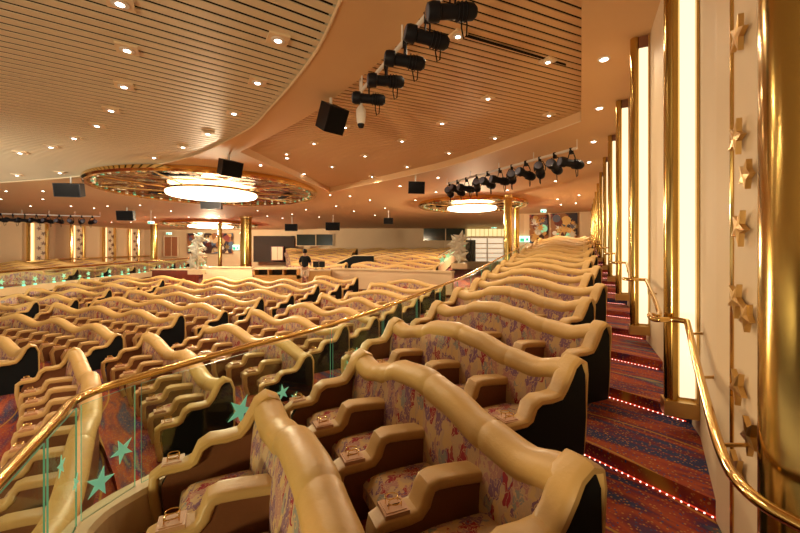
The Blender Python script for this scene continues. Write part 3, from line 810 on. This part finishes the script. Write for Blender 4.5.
# chandeliers
def chandelier(px, D, R, rl, label, hint):
    X = (px-400)/F*D
    t = thing('mirror_chandelier', (X, D, ZCEIL), label, 'chandelier', 'mirrored ceiling chandeliers')
    m_ = MB(); m_.lathe([(R-.02,-.0),(R+.04,-.02),(R+.06,-.14),(R,-.22),(R-.14,-.20),(R-.18,-.02)], 'brass', (0,0,0), 72); m_.build('brass_rim', t)
    m_ = MB(); rg = []
    for rr, z in ((R-.15,-.15),(R*.8,-.06),(R*.6,-.03),(rl*1.05,-.03)): rg.append([(rr*math.cos(2*PI*k/64), rr*math.sin(2*PI*k/64), z) for k in range(64)])
    m_.rings(rg, 'gold_mirror', True, False); m_.build('mirror_dish', t)
    m_ = MB(); m_.lathe([(.0,-.42),(rl*.8,-.41),(rl*.97,-.38),(rl,-.32),(rl,-.20),(rl*.9,-.12)], 'drum_glow', (0,0,0), 56); m_.build('glass_drum', t)
    m_ = MB(); m_.lathe([(rl+.02,-.16),(rl+.07,-.18),(rl+.07,-.26),(rl+.02,-.27)], 'brass', (0,0,0), 56); m_.build('drum_ring', t)
    for k in range(10):
        a = 2*PI*k/10+.2
        m_ = MB(); m_.tube([((rl+.05)*math.cos(a),(rl+.05)*math.sin(a),-.2),((R-.1)*math.cos(a+.12),(R-.1)*math.sin(a+.12),-.16)], .03, 'soft_brass', 6); m_.build('radial_arm', t)
    rnd = random.Random(int(px))
    for k in range(14):
        a = rnd.random()*2*PI; rr = rl*1.3+(R-.5-rl*1.3)*rnd.random(); sz = .18+.2*rnd.random()
        m_ = MB(); Mx = Matrix.Translation((rr*math.cos(a), rr*math.sin(a), -.14)) @ Matrix.Rotation(a, 4, 'Z'); m_.star(Mx, sz, sz*.4, .02, 'soft_brass' if k % 3 else 'frosted', 6); m_.build('star_ornament', t, smooth=False)
    for k in range(3):
        a = .6+k*2.1
        m_ = MB(); Mx = Matrix.Translation((R*.72*math.cos(a), R*.72*math.sin(a), -.1)) @ Matrix.Rotation(a+PI/2, 4, 'Z')
        m_.box((-.8,-.12,-.02),(.8,.12,.02),'rubber_black',Mx); m_.build('dark_slot', t, smooth=False)
    m_ = MB(); 
    for k in range(60):
        a = 2*PI*k/60; m_.box(((R-.3)*math.cos(a)-.04,(R-.3)*math.sin(a)-.04,-.19),((R-.3)*math.cos(a)+.04,(R-.3)*math.sin(a)+.04,-.14),'frosted' if k % 2 else 'glass_edge')
    b_ = m_.build('rim_crystals', t, smooth=False); b_['kind'] = 'stuff'
    lamp('drum_bulb', 'POINT', (X, D, ZCEIL-.9), hint, WARM, .3)
    return t
chandelier(213, 17.0, 4.5, 1.85, 'largest mirrored gold ring chandelier with glowing drum at the left', 1100)
chandelier(472, 22.0, 3.05, 1.40, 'mirrored gold ring chandelier with glowing drum right of centre beside the tall brass columns', 1100)
chandelier(211, 36, 4.1, 1.95, 'smallest looking mirrored gold ring chandelier far away above the star mural', 2600)

# speakers
def speaker(px, py, z, size, rz, label, tilt=.35):
    Y = F*(z-EYE)/(HY-py); X = (px-400)/F*Y
    t = thing('ceiling_speaker', (X, Y, ZCEIL), label, 'speaker', 'black ceiling speakers', rz)
    w_, h_, d_ = size; dz = z-ZCEIL
    m_ = MB(); Mx = Matrix.Translation((0,0,dz)) @ Matrix.Rotation(tilt, 4, 'X')
    poly = [(-w_/2,-d_/2),(w_/2,-d_/2),(w_*.38,d_/2),(-w_*.38,d_/2)]
    m_.prism(poly, -h_/2, h_/2, 'matt_black', Mx); m_.build('cabinet', t, smooth=False)
    m_ = MB(); m_.box((-w_*.46,-d_/2-.012,-h_*.46),(w_*.46,-d_/2,h_*.46),'screen_grey' if 0 else 'rubber_black',Mx); m_.build('grille', t, smooth=False)
    m_ = MB(); m_.tube([(0,0,dz+h_*.3),(0,0,0)], .03, 'white_metal', 8); m_.build('mounting_pole', t)
speaker(331,118, 4.22, (.42,.48,.45), .75, 'large black speaker cube under the curved ceiling band left of the spotlight bar', .5)
speaker(229,168, 4.2, (.62,.45,.45), .9, 'black speaker tucked at the near rim of the largest ring chandelier', .3)
speaker(415.5,187.5, 4.15, (.62,.45,.45), .15, 'black hexagonal looking speaker between the slatted ceiling and the second chandelier', .2)
speaker(71,190, 4.1, (.85,.5,.6), .25, 'black speaker left of the largest ring chandelier', .2)
speaker(127,215.5, 4.1, (.95,.6,.6), .2, 'black speaker hanging left of the far chandelier', .15)
speaker(213,205.5, 4.05, (.95,.35,.6), .1, 'flat black speaker at the far rim of the largest ring chandelier', .1)
speaker(292,227.5, 3.75, (.95,.55,.6), .0, 'black speaker above the left end of the dark projection window', .05)
speaker(333,226.5, 3.75, (1.05,.6,.6), .1, 'black projector like speaker above the right end of the dark projection window', .05)
speaker(388.5,221, 3.9, (.62,.4,.5), .0, 'small black speaker above the cream rear wall near the middle', .05)

# spotlight rigs
def spot_meshes():
    b_ = MB()
    prof = [(-.26,.085),(-.22,.10),(-.14,.10),(-.13,.075),(.02,.072),(.10,.09),(.22,.085),(.26,.05)]
    b_.rings([[(x, r_*math.cos(2*PI*k/14), r_*math.sin(2*PI*k/14)) for k in range(14)] for x, r_ in prof], 'matt_black')
    for x in (.06,.10,.14): b_.rings([[(x+dx, r_*math.cos(2*PI*k/14), r_*math.sin(2*PI*k/14)) for k in range(14)] for dx, r_ in ((-.006,.08),(-.005,.098),(.005,.098),(.006,.08))], 'matt_black')
    body = b_.mesh('lamp_body')
    l_ = MB(); l_.rings([[(x, r_*math.cos(2*PI*k/14), r_*math.sin(2*PI*k/14)) for k in range(14)] for x, r_ in ((-.275,.03),(-.268,.07),(-.255,.088))], 'lamp_lens'); lens = l_.mesh('lens')
    y_ = MB(); y_.tube([(0,-.11,0),(0,-.12,.08),(0,-.06,.2),(0,.06,.2),(0,.12,.08),(0,.11,0)], .011, 'matt_black', 6); y_.box((-.03,-.03,.18),(.03,.03,.30),'matt_black'); yoke = y_.mesh('yoke')
    c_ = MB(); c_.tube([(.15,.02,.05),(.17,.03,-.1),(.16,.02,-.22),(.12,.0,-.26),(.10,0,-.15),(.11,0,0)], .008, 'rubber_black', 5); cab = c_.mesh('cable')
    return body, lens, yoke, cab
SPB, SPL, SPY, SPC = spot_meshes()
def rig(bar0, bar1, lamps, label, lab2, grp, sz=1, drop=.0, lens_mat=None):
    t = thing('lighting_bar', bar0, label, 'lighting bar')
    b0, b1 = Vector(bar0), Vector(bar1)
    m_ = MB(); m_.tube([(0,0,0), b1-b0], .028*sz, 'white_metal', 8); m_.build('bar_tube', t)
    nd = max(2, int((b1-b0).length/1.3))
    for k in range(nd+1):
        p = (b1-b0)*(k/nd); m_ = MB(); m_.tube([p, p+Vector((0,0,ZCEIL+.1-b0.z))], .014, 'white_metal', 6); m_.build('hanger_rod', t)
    for i, (u, rz, tl) in enumerate(lamps):
        p = b0+(b1-b0)*u
        s_ = thing('stage_spotlight', (p.x, p.y, p.z-.27*sz), lab2 % ORD[i], 'spotlight', grp, rz)
        bo = inst(SPB, 'lamp_body', s_, ry=tl); inst(SPL, 'lens', bo); inst(SPY, 'yoke', s_); inst(SPC, 'cable', s_)
        s_.scale = (sz, sz, sz)
b0 = onz(362,90,4.36); b1 = onz(474,-40,4.36)
def ubar(px): # parameter on the first bar for an image column
    k = (px-400)/F; X0, Y0 = b0[0], b0[1]; dx, dy = b1[0]-X0, b1[1]-Y0
    return (k*Y0-X0)/(dx-k*dy)
rig(b0, b1, [(ubar(369),.1,.05),(ubar(386),.15,.0),(ubar(405),.1,.12),(ubar(427),.2,.15),(ubar(452),.15,-.1)],
    'white bar carrying black spotlights along the near ceiling slot', 'black stage spotlight on the near ceiling bar, %s from its far end', 'spotlights on the near bar', 1.0)
b0 = onz(447,184,4.38); b1 = onz(577,148,4.38)
rig(b0, b1, [(.03,1.2,.2),(.12,.6,.3),(.21,.4,.1),(.31,1.3,.3),(.41,.7,.2),(.51,.3,.1),(.60,1.2,.2),(.70,.5,.2),(.79,1.1,.3),(.88,.8,.2),(.97,.2,.1)],
    'white bar carrying a cluster of spotlights over the rear ceiling edge', 'black stage spotlight on the bar by the brass columns, %s from its left end', 'spotlights on the rear bar', 1.35)
b0 = onz(-6,213.5,4.3); b1 = onz(100,216.5,4.3)
rig(b0, b1, [(.06+i*.108,.3+i*.3,.1) for i in range(9)],
    'dark distant lighting bar above the left wall panels', 'small distant spotlight over the left wall, %s from the left', 'spotlights over the left wall', 1.5)
# dome camera
p = onz(361,94,4.4)
t = thing('ceiling_camera', p, 'white dome camera on a short pole below the near spotlight bar', 'camera')
m_ = MB(); m_.tube([(0,0,.45),(0,0,-.25)], .03, 'white_metal', 10); m_.build('pole', t)
m_ = MB(); m_.lathe([(.0,-.56),(.05,-.54),(.075,-.48),(.085,-.38),(.085,-.28),(.05,-.22)], 'white_metal', (0,0,0), 18); m_.build('housing', t)
m_ = MB(); m_.lathe([(.0,-.60),(.045,-.585),(.06,-.54),(.055,-.50)], 'matt_black', (.0,0,0), 14); m_.build('lens_dome', t)
# flat dark strip by the near bar, a slot's shade put into colour
mb = MB(); q = [onz(462,33,RZ-.01), onz(566,64,RZ-.01), onz(566,66,RZ-.01), onz(462,36,RZ-.01)]
mb.add(q+[(x,y,z+.005) for x,y,z in q], [(0,1,2,3),(7,6,5,4),(0,1,5,4),(1,2,6,5),(2,3,7,6),(3,0,4,7)], 'shade_black')
o = struct(mb, 'ceiling_shade_strip')

# ---------------------------------------------------------------- far walls
def wallpoly(name, pts, z0, z1, mat, th=.3):
    m_ = MB()
    for (xa,ya),(xb,yb) in zip(pts[:-1], pts[1:]):
        d = Vector((xb-xa, yb-ya)).normalized(); n_ = Vector((-d.y, d.x))*th
        m_.add([(xa,ya,z0),(xb,yb,z0),(xb,yb,z1),(xa,ya,z1),(xa+n_.x,ya+n_.y,z0),(xb+n_.x,yb+n_.y,z0),(xb+n_.x,yb+n_.y,z1),(xa+n_.x,ya+n_.y,z1)],
               [(0,1,2,3),(7,6,5,4),(0,1,5,4),(1,2,6,5),(2,3,7,6),(3,0,4,7)], mat)
    return struct(m_, name)
WL = [(-37.5,27),(-35,33.5),(-30.3,45)]
wallpoly('wall_left', WL, -1, 4.75, 'wall_tan')
wallpoly('wall_back', [(-30.3,45),(-11.5,45),(-8,43),(5.0,43)], -1, 4.75, 'wall_tan')
wallpoly('wall_back', [(4.6,43.2),(14.5,43.2)], -1, 4.75, 'wall_cream')
RB = [(8.05,27.4),(9.0,27.6),(10.6,27.3),(12.3,26.6),(13.7,25.9)]
wallpoly('wall_back_right', RB, -1, 4.75, 'wall_tan')
wallpoly('wall_side_right', [(12.6,43),(8.15,27.5)], -1, 4.75, 'wall_cream', -.2)
# base of the side wall left and rear service wall behind the low wall
def lerp(a, b_, t_): return (a[0]+(b_[0]-a[0])*t_, a[1]+(b_[1]-a[1])*t_)
# lit pilasters on the left wall
def on_wall(px, A, B):
    k = (px-400)/F; dx, dy = B[0]-A[0], B[1]-A[1]
    t_ = (k*A[1]-A[0])/(dx-k*dy); return (A[0]+dx*t_, A[1]+dy*t_)
for i, (p0, p1, p2) in enumerate([(28,33,45),(71,74,82),(103,105.5,113),(128.5,130.5,137)]):
    A, B = WL[1], WL[2]
    a = on_wall(p0, A, B); b_ = on_wall(p1, A, B); c = on_wall(p2, A, B)
    d = Vector((B[0]-A[0], B[1]-A[1])).normalized(); n_ = Vector((d.y, -d.x))
    t = thing('wall_pilaster', (a[0], a[1], 0), 'gold lit wall pilaster with dark stars on the left wall, %s from the left edge' % ORD[i], 'wall light', 'pilasters on the left wall')
    ang_ = math.atan2(d.y, d.x); t.rotation_euler = (0,0,ang_)
    w1 = (Vector(b_)-Vector(a)).length; w2_ = (Vector(c)-Vector(a)).length
    m_ = MB(); m_.box((w1*.3,-.3,.0),(w1*.75,-.0,4.55),'wall_glow'); m_.build('lit_strip', t, smooth=False)
    m_ = MB(); m_.box((w1,-.28,0),(w2_,-.0,4.55),'wall_cream'); m_.build('panel_board', t, smooth=False)
    m_ = MB(); m_.tube([(w2_,-.25,0),(w2_,-.25,4.55)], .16, 'brass', 8); m_.tube([(-.1,-.3,0),(-.1,-.3,4.55)], .16, 'brass', 8); m_.build('brass_strip', t)
    for q in range(9):
        m_ = MB(); Mx = Matrix.Translation((w1+(w2_-w1)*(.35+.35*(q % 2)), -.30, .4+q*.46)) @ Matrix.Rotation(PI/2, 4, 'X') @ Matrix.Rotation(q, 4, 'Z')
        m_.star(Mx, .22, .09, .03, 'brown_leather'); m_.build('dark_star', t, smooth=False)
t = thing('wall_handrail', (*WL[1], 1), 'thin brass rail along the far left wall panels', 'handrail')
m_ = MB(); 
pts = [on_wall(px, WL[1], WL[2]) for px in (-20,40,90,150)]
m_.tube([(x+.6-WL[1][0], y-.3-WL[1][1], z) for (x, y), z in zip(pts, (-.35,.1,.3,.5))], .07, 'soft_brass', 6); m_.build('rail_tube', t)
# left raised block with its own lit balustrade
lb = MB()
L0 = (-14.6,13.0); L1_ = (-14.2,28.0)
lb.add([(*L0,-1),(*L1_,-1),(-29,34,-1),(-29,12,-1),(*L0,.1),(*L1_,.6),(-29,34,.7),(-29,12,.05)],
       [(0,1,2,3),(4,5,6,7),(0,1,5,4),(1,2,6,5),(2,3,7,6),(3,0,4,7)], 'carpet')
struct(lb, 'floor_left')
t = thing('glass_balustrade', (*L0, .17), 'distant glass balustrade glowing with green stars at the left of the hall', 'balustrade')
dl = Vector((L1_[0]-L0[0], L1_[1]-L0[1], .5))
m_ = MB(); m_.tube([(0,0,.78), dl*.5+Vector((0,0,.78)), dl+Vector((0,0,.78))], .04, 'brass', 8); m_.build('handrail', t)
m_ = MB(); M0 = [(-.12,-.0,-.1),(.12,0,-.1),(.12,0,.18),(-.12,0,.18)]
m_.rings([[Vector(p)+dl*u for p in M0] for u in (0,1)], 'curb_cream'); m_.build('curb', t, smooth=False)
for i in range(12):
    u0, u1 = i/12+.004, (i+1)/12-.004
    m_ = MB(); a, b_ = dl*u0, dl*u1
    m_.add([a+Vector((0,0,.18)), b_+Vector((0,0,.18)), b_+Vector((0,0,.72)), a+Vector((0,0,.72)), a+Vector((.02,0,.18)), b_+Vector((.02,0,.18)), b_+Vector((.02,0,.72)), a+Vector((.02,0,.72))],
        [(0,1,2,3),(7,6,5,4)], 'clear_glass')
    g = m_.build('glass_panel', t, smooth=False)
    for c, (uu, hz, rr) in enumerate([(.3,.33,.10),(.7,.42,.13)]):
        p = a+(b_-a)*uu+Vector((.04,0,hz))
        s_ = MB(); Mx = Matrix.Translation(p) @ Matrix.Rotation(PI/2, 4, 'Z') @ Matrix.Rotation(PI/2, 4, 'X') @ Matrix.Rotation(c+i, 4, 'Z')
        s_.star(Mx, rr, rr*.4, .01, 'mint_star'); so = s_.build('etched_star', g, smooth=False)
        s_ = MB(); s_.tube([a+(b_-a)*uu+Vector((.05,0,.18)), a+(b_-a)*uu+Vector((.05,0,.24))], .05, 'green_lamp', 6); s_.build('uplight', g)
for j in range(6):
    x0 = -16.2-1.6*j
    root_r = 28.6-.2*j
    # straight-ish rows facing the stage seen over the balustrade
    y = 18.0+2.0*j
    rr = math.hypot(-20-CX, y-CY)
    a0 = math.atan2(y-CY, -15.6-CX); a1 = math.atan2(y-1-CY, -27-CX)
    bench(rr, a0, a1, .10+.07*j, 3, 'small distant bench row behind the glowing green balustrade, %s from the front' % ORD[j], 'bench rows behind the green balustrade', wave_long(j*1.1, 2.4, .09))

# brass columns in the hall
def column(px, D, r_, z0, label):
    X = (px-400)/F*D
    t = thing('brass_column', (X, D, z0), label, 'column')
    H = ZCEIL-z0
    m_ = MB(); m_.lathe([(r_,0),(r_,H-.003)], 'column_brass', (0,0,0), 28); m_.build('shaft', t)
    m_ = MB(); m_.lathe([(r_*1.18,0),(r_*1.18,.12),(r_*1.02,.16)], 'soft_brass', (0,0,0), 28); m_.build('base_ring', t)
    m_ = MB(); m_.lathe([(r_*1.02,H-.16),(r_*1.15,H-.12),(r_*1.15,H-.003)], 'soft_brass', (0,0,0), 28); m_.build('cap_ring', t)
column(154, 36.5, .30, .3, 'slim brass column at the left end of the dark mahogany wall')
column(220, 34, .17, .3, 'thin brass column in front of the distant star mural')
column(246, 30, .42, .3, 'thick brass column right of the distant exit sign')
column(508, 19.0, .19, .4, 'tall brass column nearest the right block, left of its thinner twin')
column(516.5, 23, .17, .4, 'shorter looking brass column just right of the tall one')

# murals made of patches and stars
def mural(cx0, cy0, dirx, diry, w_, h_, z0, label, seed):
    t = thing('star_mural', (cx0, cy0, z0), label, 'mural'); t.rotation_euler = (0,0,math.atan2(diry, dirx))
    m_ = MB(); m_.box((0,-.08,0),(w_,-.0,h_),'mural'); m_.build('mural_board', t, smooth=False)
    rnd = random.Random(seed)
    mats = ['frosted','booth_wood','soft_brass','white_metal','mint_star','mahogany','lamp_lens','booth_wood']
    for k in range(26):
        r_ = h_*(.07+.13*rnd.random()); x = r_+rnd.random()*(w_-2*r_); z = r_+rnd.random()*(h_-2*r_)
        m_ = MB(); Mx = Matrix.Translation((x, -.10-.004*k, z)) @ Matrix.Rotation(PI/2, 4, 'X') @ Matrix.Rotation(rnd.random()*2, 4, 'Z')
        mt = mats[k % len(mats)]
        if k % 3 == 2: m_.star(Mx, r_*.8, r_*.76, .03, mt, 12); nm = 'round_patch'
        else: m_.star(Mx, r_, r_*.42, .03, mt, 7); nm = 'star_relief'
        m_.build(nm, t, smooth=False)
mural(9.35, 27.45, 1, -.14, 1.3, 2.05, 2.45, 'colourful star mural on the rear wall above the right block, left part', 3)
mural(10.75, 27.15, 1, -.42, 1.75, 2.1, 2.45, 'colourful star mural on the rear wall above the right block, right part beside the aisle', 5)
mural((188-400)/F*44.6, 44.6, 1, 0, (233-188)/F*44.6, 2.35, 1.8, 'distant star mural on the left back wall under the far chandelier', 9)

def sign(px, py, D, w_, h_, label, rz=0, hang=False):
    x, y, z = at(px, py, D)
    t = thing('exit_sign', (x, y, z), label, 'sign', 'green exit signs', rz)
    m_ = MB(); m_.box((-w_/2,-.04,-h_/2),(w_/2,.04,h_/2),'exit_panel'); m_.build('lit_plate', t, smooth=False)
    m_ = MB(); m_.box((-w_*.45,-.05,-h_*.45),(-w_*.05,-.041,h_*.1),'exit_green'); m_.prism([(w_*.05,-h_*.3),(w_*.42,-h_*.3),(w_*.24,h_*.35)],.041,.05,'exit_green',Matrix.Rotation(PI/2,4,'X')); m_.build('symbol', t, smooth=False)
    if hang: m_ = MB(); m_.tube([(0,0,h_/2),(0,0,ZCEIL-z)], .012, 'white_metal', 6); m_.build('hanger_rod', t)
sign(524.5, 239, 27.3, .72, .42, 'pale green exit sign on the wall left of the right mural')
sign(236, 247.5, 44.4, .75, .6, 'pale green exit sign beside the thick brass column')
sign(486.5, 194, 21.0, .40, .16, 'green exit sign hanging from the ceiling above the second chandelier', hang=True)
sign(543.5, 211, 25.0, .34, .18, 'green exit sign on the ceiling near the right mural', hang=True)
sign(151, 222.5, 25.5, .40, .16, 'green exit sign at the top of the slim brass column', hang=True)
sign(169, 233.5, 43.5, .6, .22, 'green exit sign above the brown far door')
sign(200, 233.5, 43.9, .5, .2, 'green exit sign above the distant star mural')
sign(494, 227, 41, .5, .25, 'green exit sign over the lit rear window')

def ffix(name, px0, px1, py0, py1, D, th, mat, label, cat, frame=None, slats=0):
    x0, _, z1 = at(px0, py0, D); x1, _, z0 = at(px1, py1, D)
    t = thing(name, (x0, D, z0), label, cat)
    m_ = MB(); m_.box((0,-th,0),(x1-x0,0,z1-z0),mat); m_.build('panel' if not slats else 'blind', t, smooth=False)
    if frame:
        m_ = MB(); W_, H_ = x1-x0, z1-z0; f = .08
        m_.box((-f,-th-.05,-f),(W_+f,0,0),frame); m_.box((-f,-th-.05,H_),(W_+f,0,H_+f),frame); m_.box((-f,-th-.05,0),(0,0,H_),frame); m_.box((W_,-th-.05,0),(W_+f,0,H_),frame)
        m_.box((W_*.52,-th-.03,0),(W_*.54,0,H_),frame); m_.build('frame', t, smooth=False)
    if slats:
        m_ = MB(); W_, H_ = x1-x0, z1-z0
        for k in range(slats): m_.box((W_*k/slats,-th-.08,0),(W_*k/slats+.04,-th,H_),'soft_brass')
        m_.build('vertical_bars', t, smooth=False)
    return t
ffix('projection_window', 297, 333, 234.5, 245.5, 43.0, .1, 'dark_glass', 'dark projection booth window left of the rear wall centre', 'window', 'wall_tan')
ffix('projection_window', 423.5, 465, 227.5, 240.5, 43.0, .1, 'dark_glass', 'dark projection booth window right of the rear wall centre', 'window', 'wall_tan')
ffix('window_blind', 466.5, 505, 229, 241, 41.5, .15, 'blind_glow', 'lit yellow vertical blinds beside the right projection window', 'blind', None, 9)
ffix('wood_door', 165, 178, 237, 256, 44.7, .1, 'doorwood', 'plain brown door on the far left back wall', 'door', 'wall_cream')
ffix('passage_shade', 254, 295, 236, 262, 44.0, .2, 'shade_brown', 'dark panel standing for the shaded passage right of the thick brass column', 'passage', None)  # flat panel with the passage's shade put into its colour
t = ffix('pale_doorway', 272, 283, 247, 260, 43.5, .1, 'wall_cream', 'cream panel standing for the bright doorway inside the dark rear passage', 'doorway', 'mahogany')  # flat panel, brightness of the opening put into its cream colour
t = thing('display_bar', (at(468,262,36)[0], 36, 1.0), 'bright glass shelved bar at the rear behind the tall brass columns', 'bar')
W_ = (505-468)/F*36
m_ = MB(); m_.box((0,0,0),(W_,.2,2.2),'far_white'); m_.build('back_wall', t, smooth=False)
for k in range(4):
    m_ = MB(); m_.box((.6,-.5,.3+.45*k),(W_,0,.36+.45*k),'booth_wood'); m_.build('shelf', t, smooth=False)
for k in range(3):
    m_ = MB(); m_.box((.1+k*1.55,-.6,0),(.2+k*1.55,-.45,2.2),'white_metal'); m_.build('post', t, smooth=False)
m_ = MB(); m_.box((-.1,-.7,2.2),(W_+.1,.2,2.35),'wall_cream'); m_.build('canopy', t, smooth=False)
m_ = MB(); m_.box((-.3,-.6,.0),(.6,-.4,2.0),'dark_glass'); m_.build('glass_front', t, smooth=False)

# sound booth
t = thing('sound_booth', ((275.5-400)/F*17.45, 17.45, -.05), 'orange wood sound booth with dark open shelves below the rear seats', 'sound booth')
W_ = 2.05; H_ = .98
m_ = MB(); m_.box((-W_/2,0,0),(W_/2,.9,.72),'booth_wood'); m_.box((-W_/2,0,.55),(-W_/2+.06,.9,H_),'booth_wood'); m_.box((W_/2-.06,0,.55),(W_/2,.9,H_),'booth_wood'); m_.box((-W_/2,.55,.55),(W_/2,.9,H_),'shade_brown'); m_.build('body', t, smooth=False)  # dark back of the openings has their shade put into its colour
m_ = MB(); m_.box((-W_/2-.04,-.05,H_),(W_/2+.04,.95,H_+.06),'curb_cream'); m_.build('desk_top', t, smooth=False)
for k in (1, 2):
    m_ = MB(); m_.box((-W_/2+k*W_/3-.03,0,.72),(-W_/2+k*W_/3+.03,.5,H_),'booth_wood'); m_.build('shelf_divider', t, smooth=False)
t2 = thing('side_cabinet', ((318.5-400)/F*17.3, 17.2, -.05), 'brown wood cabinet right of the standing person', 'cabinet')
m_ = MB(); m_.box((-.55,0,0),(.55,.6,.92),'booth_wood'); m_.build('body', t2, smooth=False); m_ = MB(); m_.box((-.58,-.03,.92),(.58,.62,.97),'curb_cream'); m_.build('top', t2, smooth=False)
for i, (px, D) in enumerate([(316,17.7),(322,17.8)]):
    x, y, z = at(px, 262, D)
    t = thing('mixing_monitor', (x, y, .92), 'small black %s by the person at the sound booth' % ('monitor on the left' if i == 0 else 'monitor on the right'), 'monitor')
    m_ = MB(); m_.box((-.13,-.03,.10),(.13,.03,.38),'matt_black'); m_.build('screen', t, smooth=False); m_ = MB(); m_.box((-.08,-.06,0),(.08,.06,.02),'matt_black'); m_.tube([(0,0,0),(0,0,.12)], .02, 'matt_black', 6); m_.build('stand', t, smooth=False)
# stairway wedge of the rear tier
t = thing('stair_parapet', (at(332,266,24)[0], 24, .9), 'dark triangular stair parapet with tan coping in the middle of the rear seats', 'parapet')
xa = at(334,265,22); xb = at(354,256,22)
t.location = (xa[0], 22, xa[2]-.6)
m_ = MB(); W_ = xb[0]-xa[0]; H_ = xb[2]-xa[2]
m_.prism([(0,0),(W_*2.0,0),(W_*2.0,.6+H_),(W_,.6+H_),(0,.6)], 0, .25, 'black_panel', Matrix.Rotation(PI/2,4,'X')); m_.build('side', t, smooth=False)
m_ = MB(); m_.tube([(0,-.12,.62),(W_,-.12,.62+H_),(W_*2.0,-.12,.62+H_)], .035, 'curb_cream', 6); m_.build('coping', t)

# white star sculptures
def sculpture(px, py, D, label, hgt):
    x, y, z = at(px, py, D)
    t = thing('star_sculpture', (x, y, z), label, 'sculpture', 'white star sculptures')
    rnd = random.Random(int(px))
    m_ = MB(); m_.box((-.3,-.2,-.1),(.3,.2,.12),'curb_cream'); m_.build('base', t, smooth=False)
    for k in range(7):
        a = rnd.uniform(-.5,.5); hz = .35+hgt*(k+.5)/8
        m_ = MB(); Mx = Matrix.Translation((rnd.uniform(-.18,.18), rnd.uniform(-.15,.15), hz)) @ Matrix.Rotation(rnd.uniform(-.7,.7), 4, 'Z') @ Matrix.Rotation(PI/2+a, 4, 'X') @ Matrix.Rotation(rnd.random()*2, 4, 'Z')
        m_.star(Mx, .36, .15, .03, 'frosted', 5, .05); m_.build('star', t, smooth=False)
    m_ = MB(); m_.tube([(0,0,0),(.05,0,hgt*.5),(-.03,0,hgt)], .05, 'frosted', 6); m_.build('stem', t)
sculpture(197, 272, 16.5, 'white glass star sculpture standing at the end of the dark mahogany wall', 1.35)
sculpture(459, 266, 15.5, 'white glass star sculpture at the end of the rear tier in front of the bar', .95)
# rear right balustrade with green stars, climbing along the rear tier
t = thing('glass_balustrade', at(437,264,18), 'small distant glass balustrade with green stars climbing beside the rear tier', 'balustrade')
p1 = Vector(at(466,244,40))-t.location; 
m_ = MB(); m_.tube([(0,0,.35), p1+Vector((0,0,.35))], .05, 'brass', 6); m_.build('handrail', t)
m_ = MB(); m_.rings([[Vector(q)+p1*u for q in ((-.08,0,-.6),(.08,0,-.6),(.08,0,-.1),(-.08,0,-.1))] for u in (0,1)], 'curb_cream'); m_.build('curb', t, smooth=False)
for i in range(9):
    m_ = MB(); p = p1*((i+.5)/9); Mx = Matrix.Translation(p+Vector((.1,0,.1))) @ Matrix.Rotation(PI/2, 4, 'X') @ Matrix.Rotation(i, 4, 'Z'); m_.star(Mx, .22, .09, .02, 'mint_star'); m_.build('etched_star', t, smooth=False)

# person standing at the booth, seen from behind
def person(px, D, z0):
    X = (px-400)/F*D
    t = thing('person', (X, D, z0), 'person in black shirt and light shorts standing beside the sound booth', 'person')
    def skin(name, verts, edges, rads, mat, root=0):
        me = bpy.data.meshes.new(name); me.from_pydata(verts, edges, []); o = bpy.data.objects.new(name, me); COL.objects.link(o)
        me.skin_vertices or None
        md = o.modifiers.new('skin', 'SKIN')
        for i, r_ in enumerate(rads): me.skin_vertices[0].data[i].radius = r_ if isinstance(r_, tuple) else (r_, r_); me.skin_vertices[0].data[i].use_root = (i == root)
        sb = o.modifiers.new('sub', 'SUBSURF'); sb.levels = 2; sb.render_levels = 2
        me.materials.append(MAT[mat]); o.parent = t; return o
    V = [(0,0,.93),(0,0,1.12),(0,.0,1.32),(0,0,1.46),(0,.0,1.54),(0,.01,1.64),(0,.02,1.72),
         (.17,0,1.40),(.235,.03,1.13),(.20,.22,1.05),(.19,.30,1.04),
         (-.17,0,1.40),(-.25,.02,1.13),(-.21,.20,1.02),(-.20,.28,1.0),
         (.09,0,.86),(.10,0,.50),(.10,-.02,.10),(.11,.10,.05),
         (-.09,0,.86),(-.10,0,.50),(-.11,-.02,.10),(-.12,.10,.05)]
    E_ = [(0,1),(1,2),(2,3),(3,4),(4,5),(5,6),(3,7),(7,8),(8,9),(9,10),(3,11),(11,12),(12,13),(13,14),(0,15),(15,16),(16,17),(17,18),(0,19),(19,20),(20,21),(21,22)]
    R_ = [(.14,.11),(.14,.10),(.15,.11),(.08,.07),(.055,.055),(.085,.095),(.075,.085),.06,.045,.036,.03,.06,.045,.036,.03,.085,.06,.042,.035,.085,.06,.042,.035]
    skin('body', V, E_, R_, 'skin')
    S = [(0,0,.92),(0,0,1.12),(0,0,1.32),(0,0,1.45),(.17,0,1.40),(.235,.03,1.16),(-.17,0,1.40),(-.25,.02,1.16)]
    skin('shirt', S, [(0,1),(1,2),(2,3),(3,4),(4,5),(3,6),(6,7)], [(.165,.13),(.165,.125),(.175,.135),(.095,.085),.078,.062,.078,.062], 'black_shirt')
    T_ = [(0,0,.95),(.09,0,.84),(.10,0,.52),(-.09,0,.84),(-.10,0,.52)]
    skin('shorts', T_, [(0,1),(1,2),(0,3),(3,4)], [(.16,.13),.11,.095,.11,.095], 'khaki')
    m_ = MB(); m_.lathe([(.0,1.815),(.05,1.80),(.088,1.75),(.097,1.69),(.09,1.63),(.06,1.60)], 'hair', (0,-.01,0), 16); m_.build('hair', t)
    for sx in (-1, 1):
        m_ = MB(); m_.tube([(sx*.11,-.06,.03),(sx*.11,.05,.045),(sx*.115,.17,.03)], [.04,.05,.035], 'matt_black', 8); m_.build('shoe', t)
person(305, 17.0, .08)
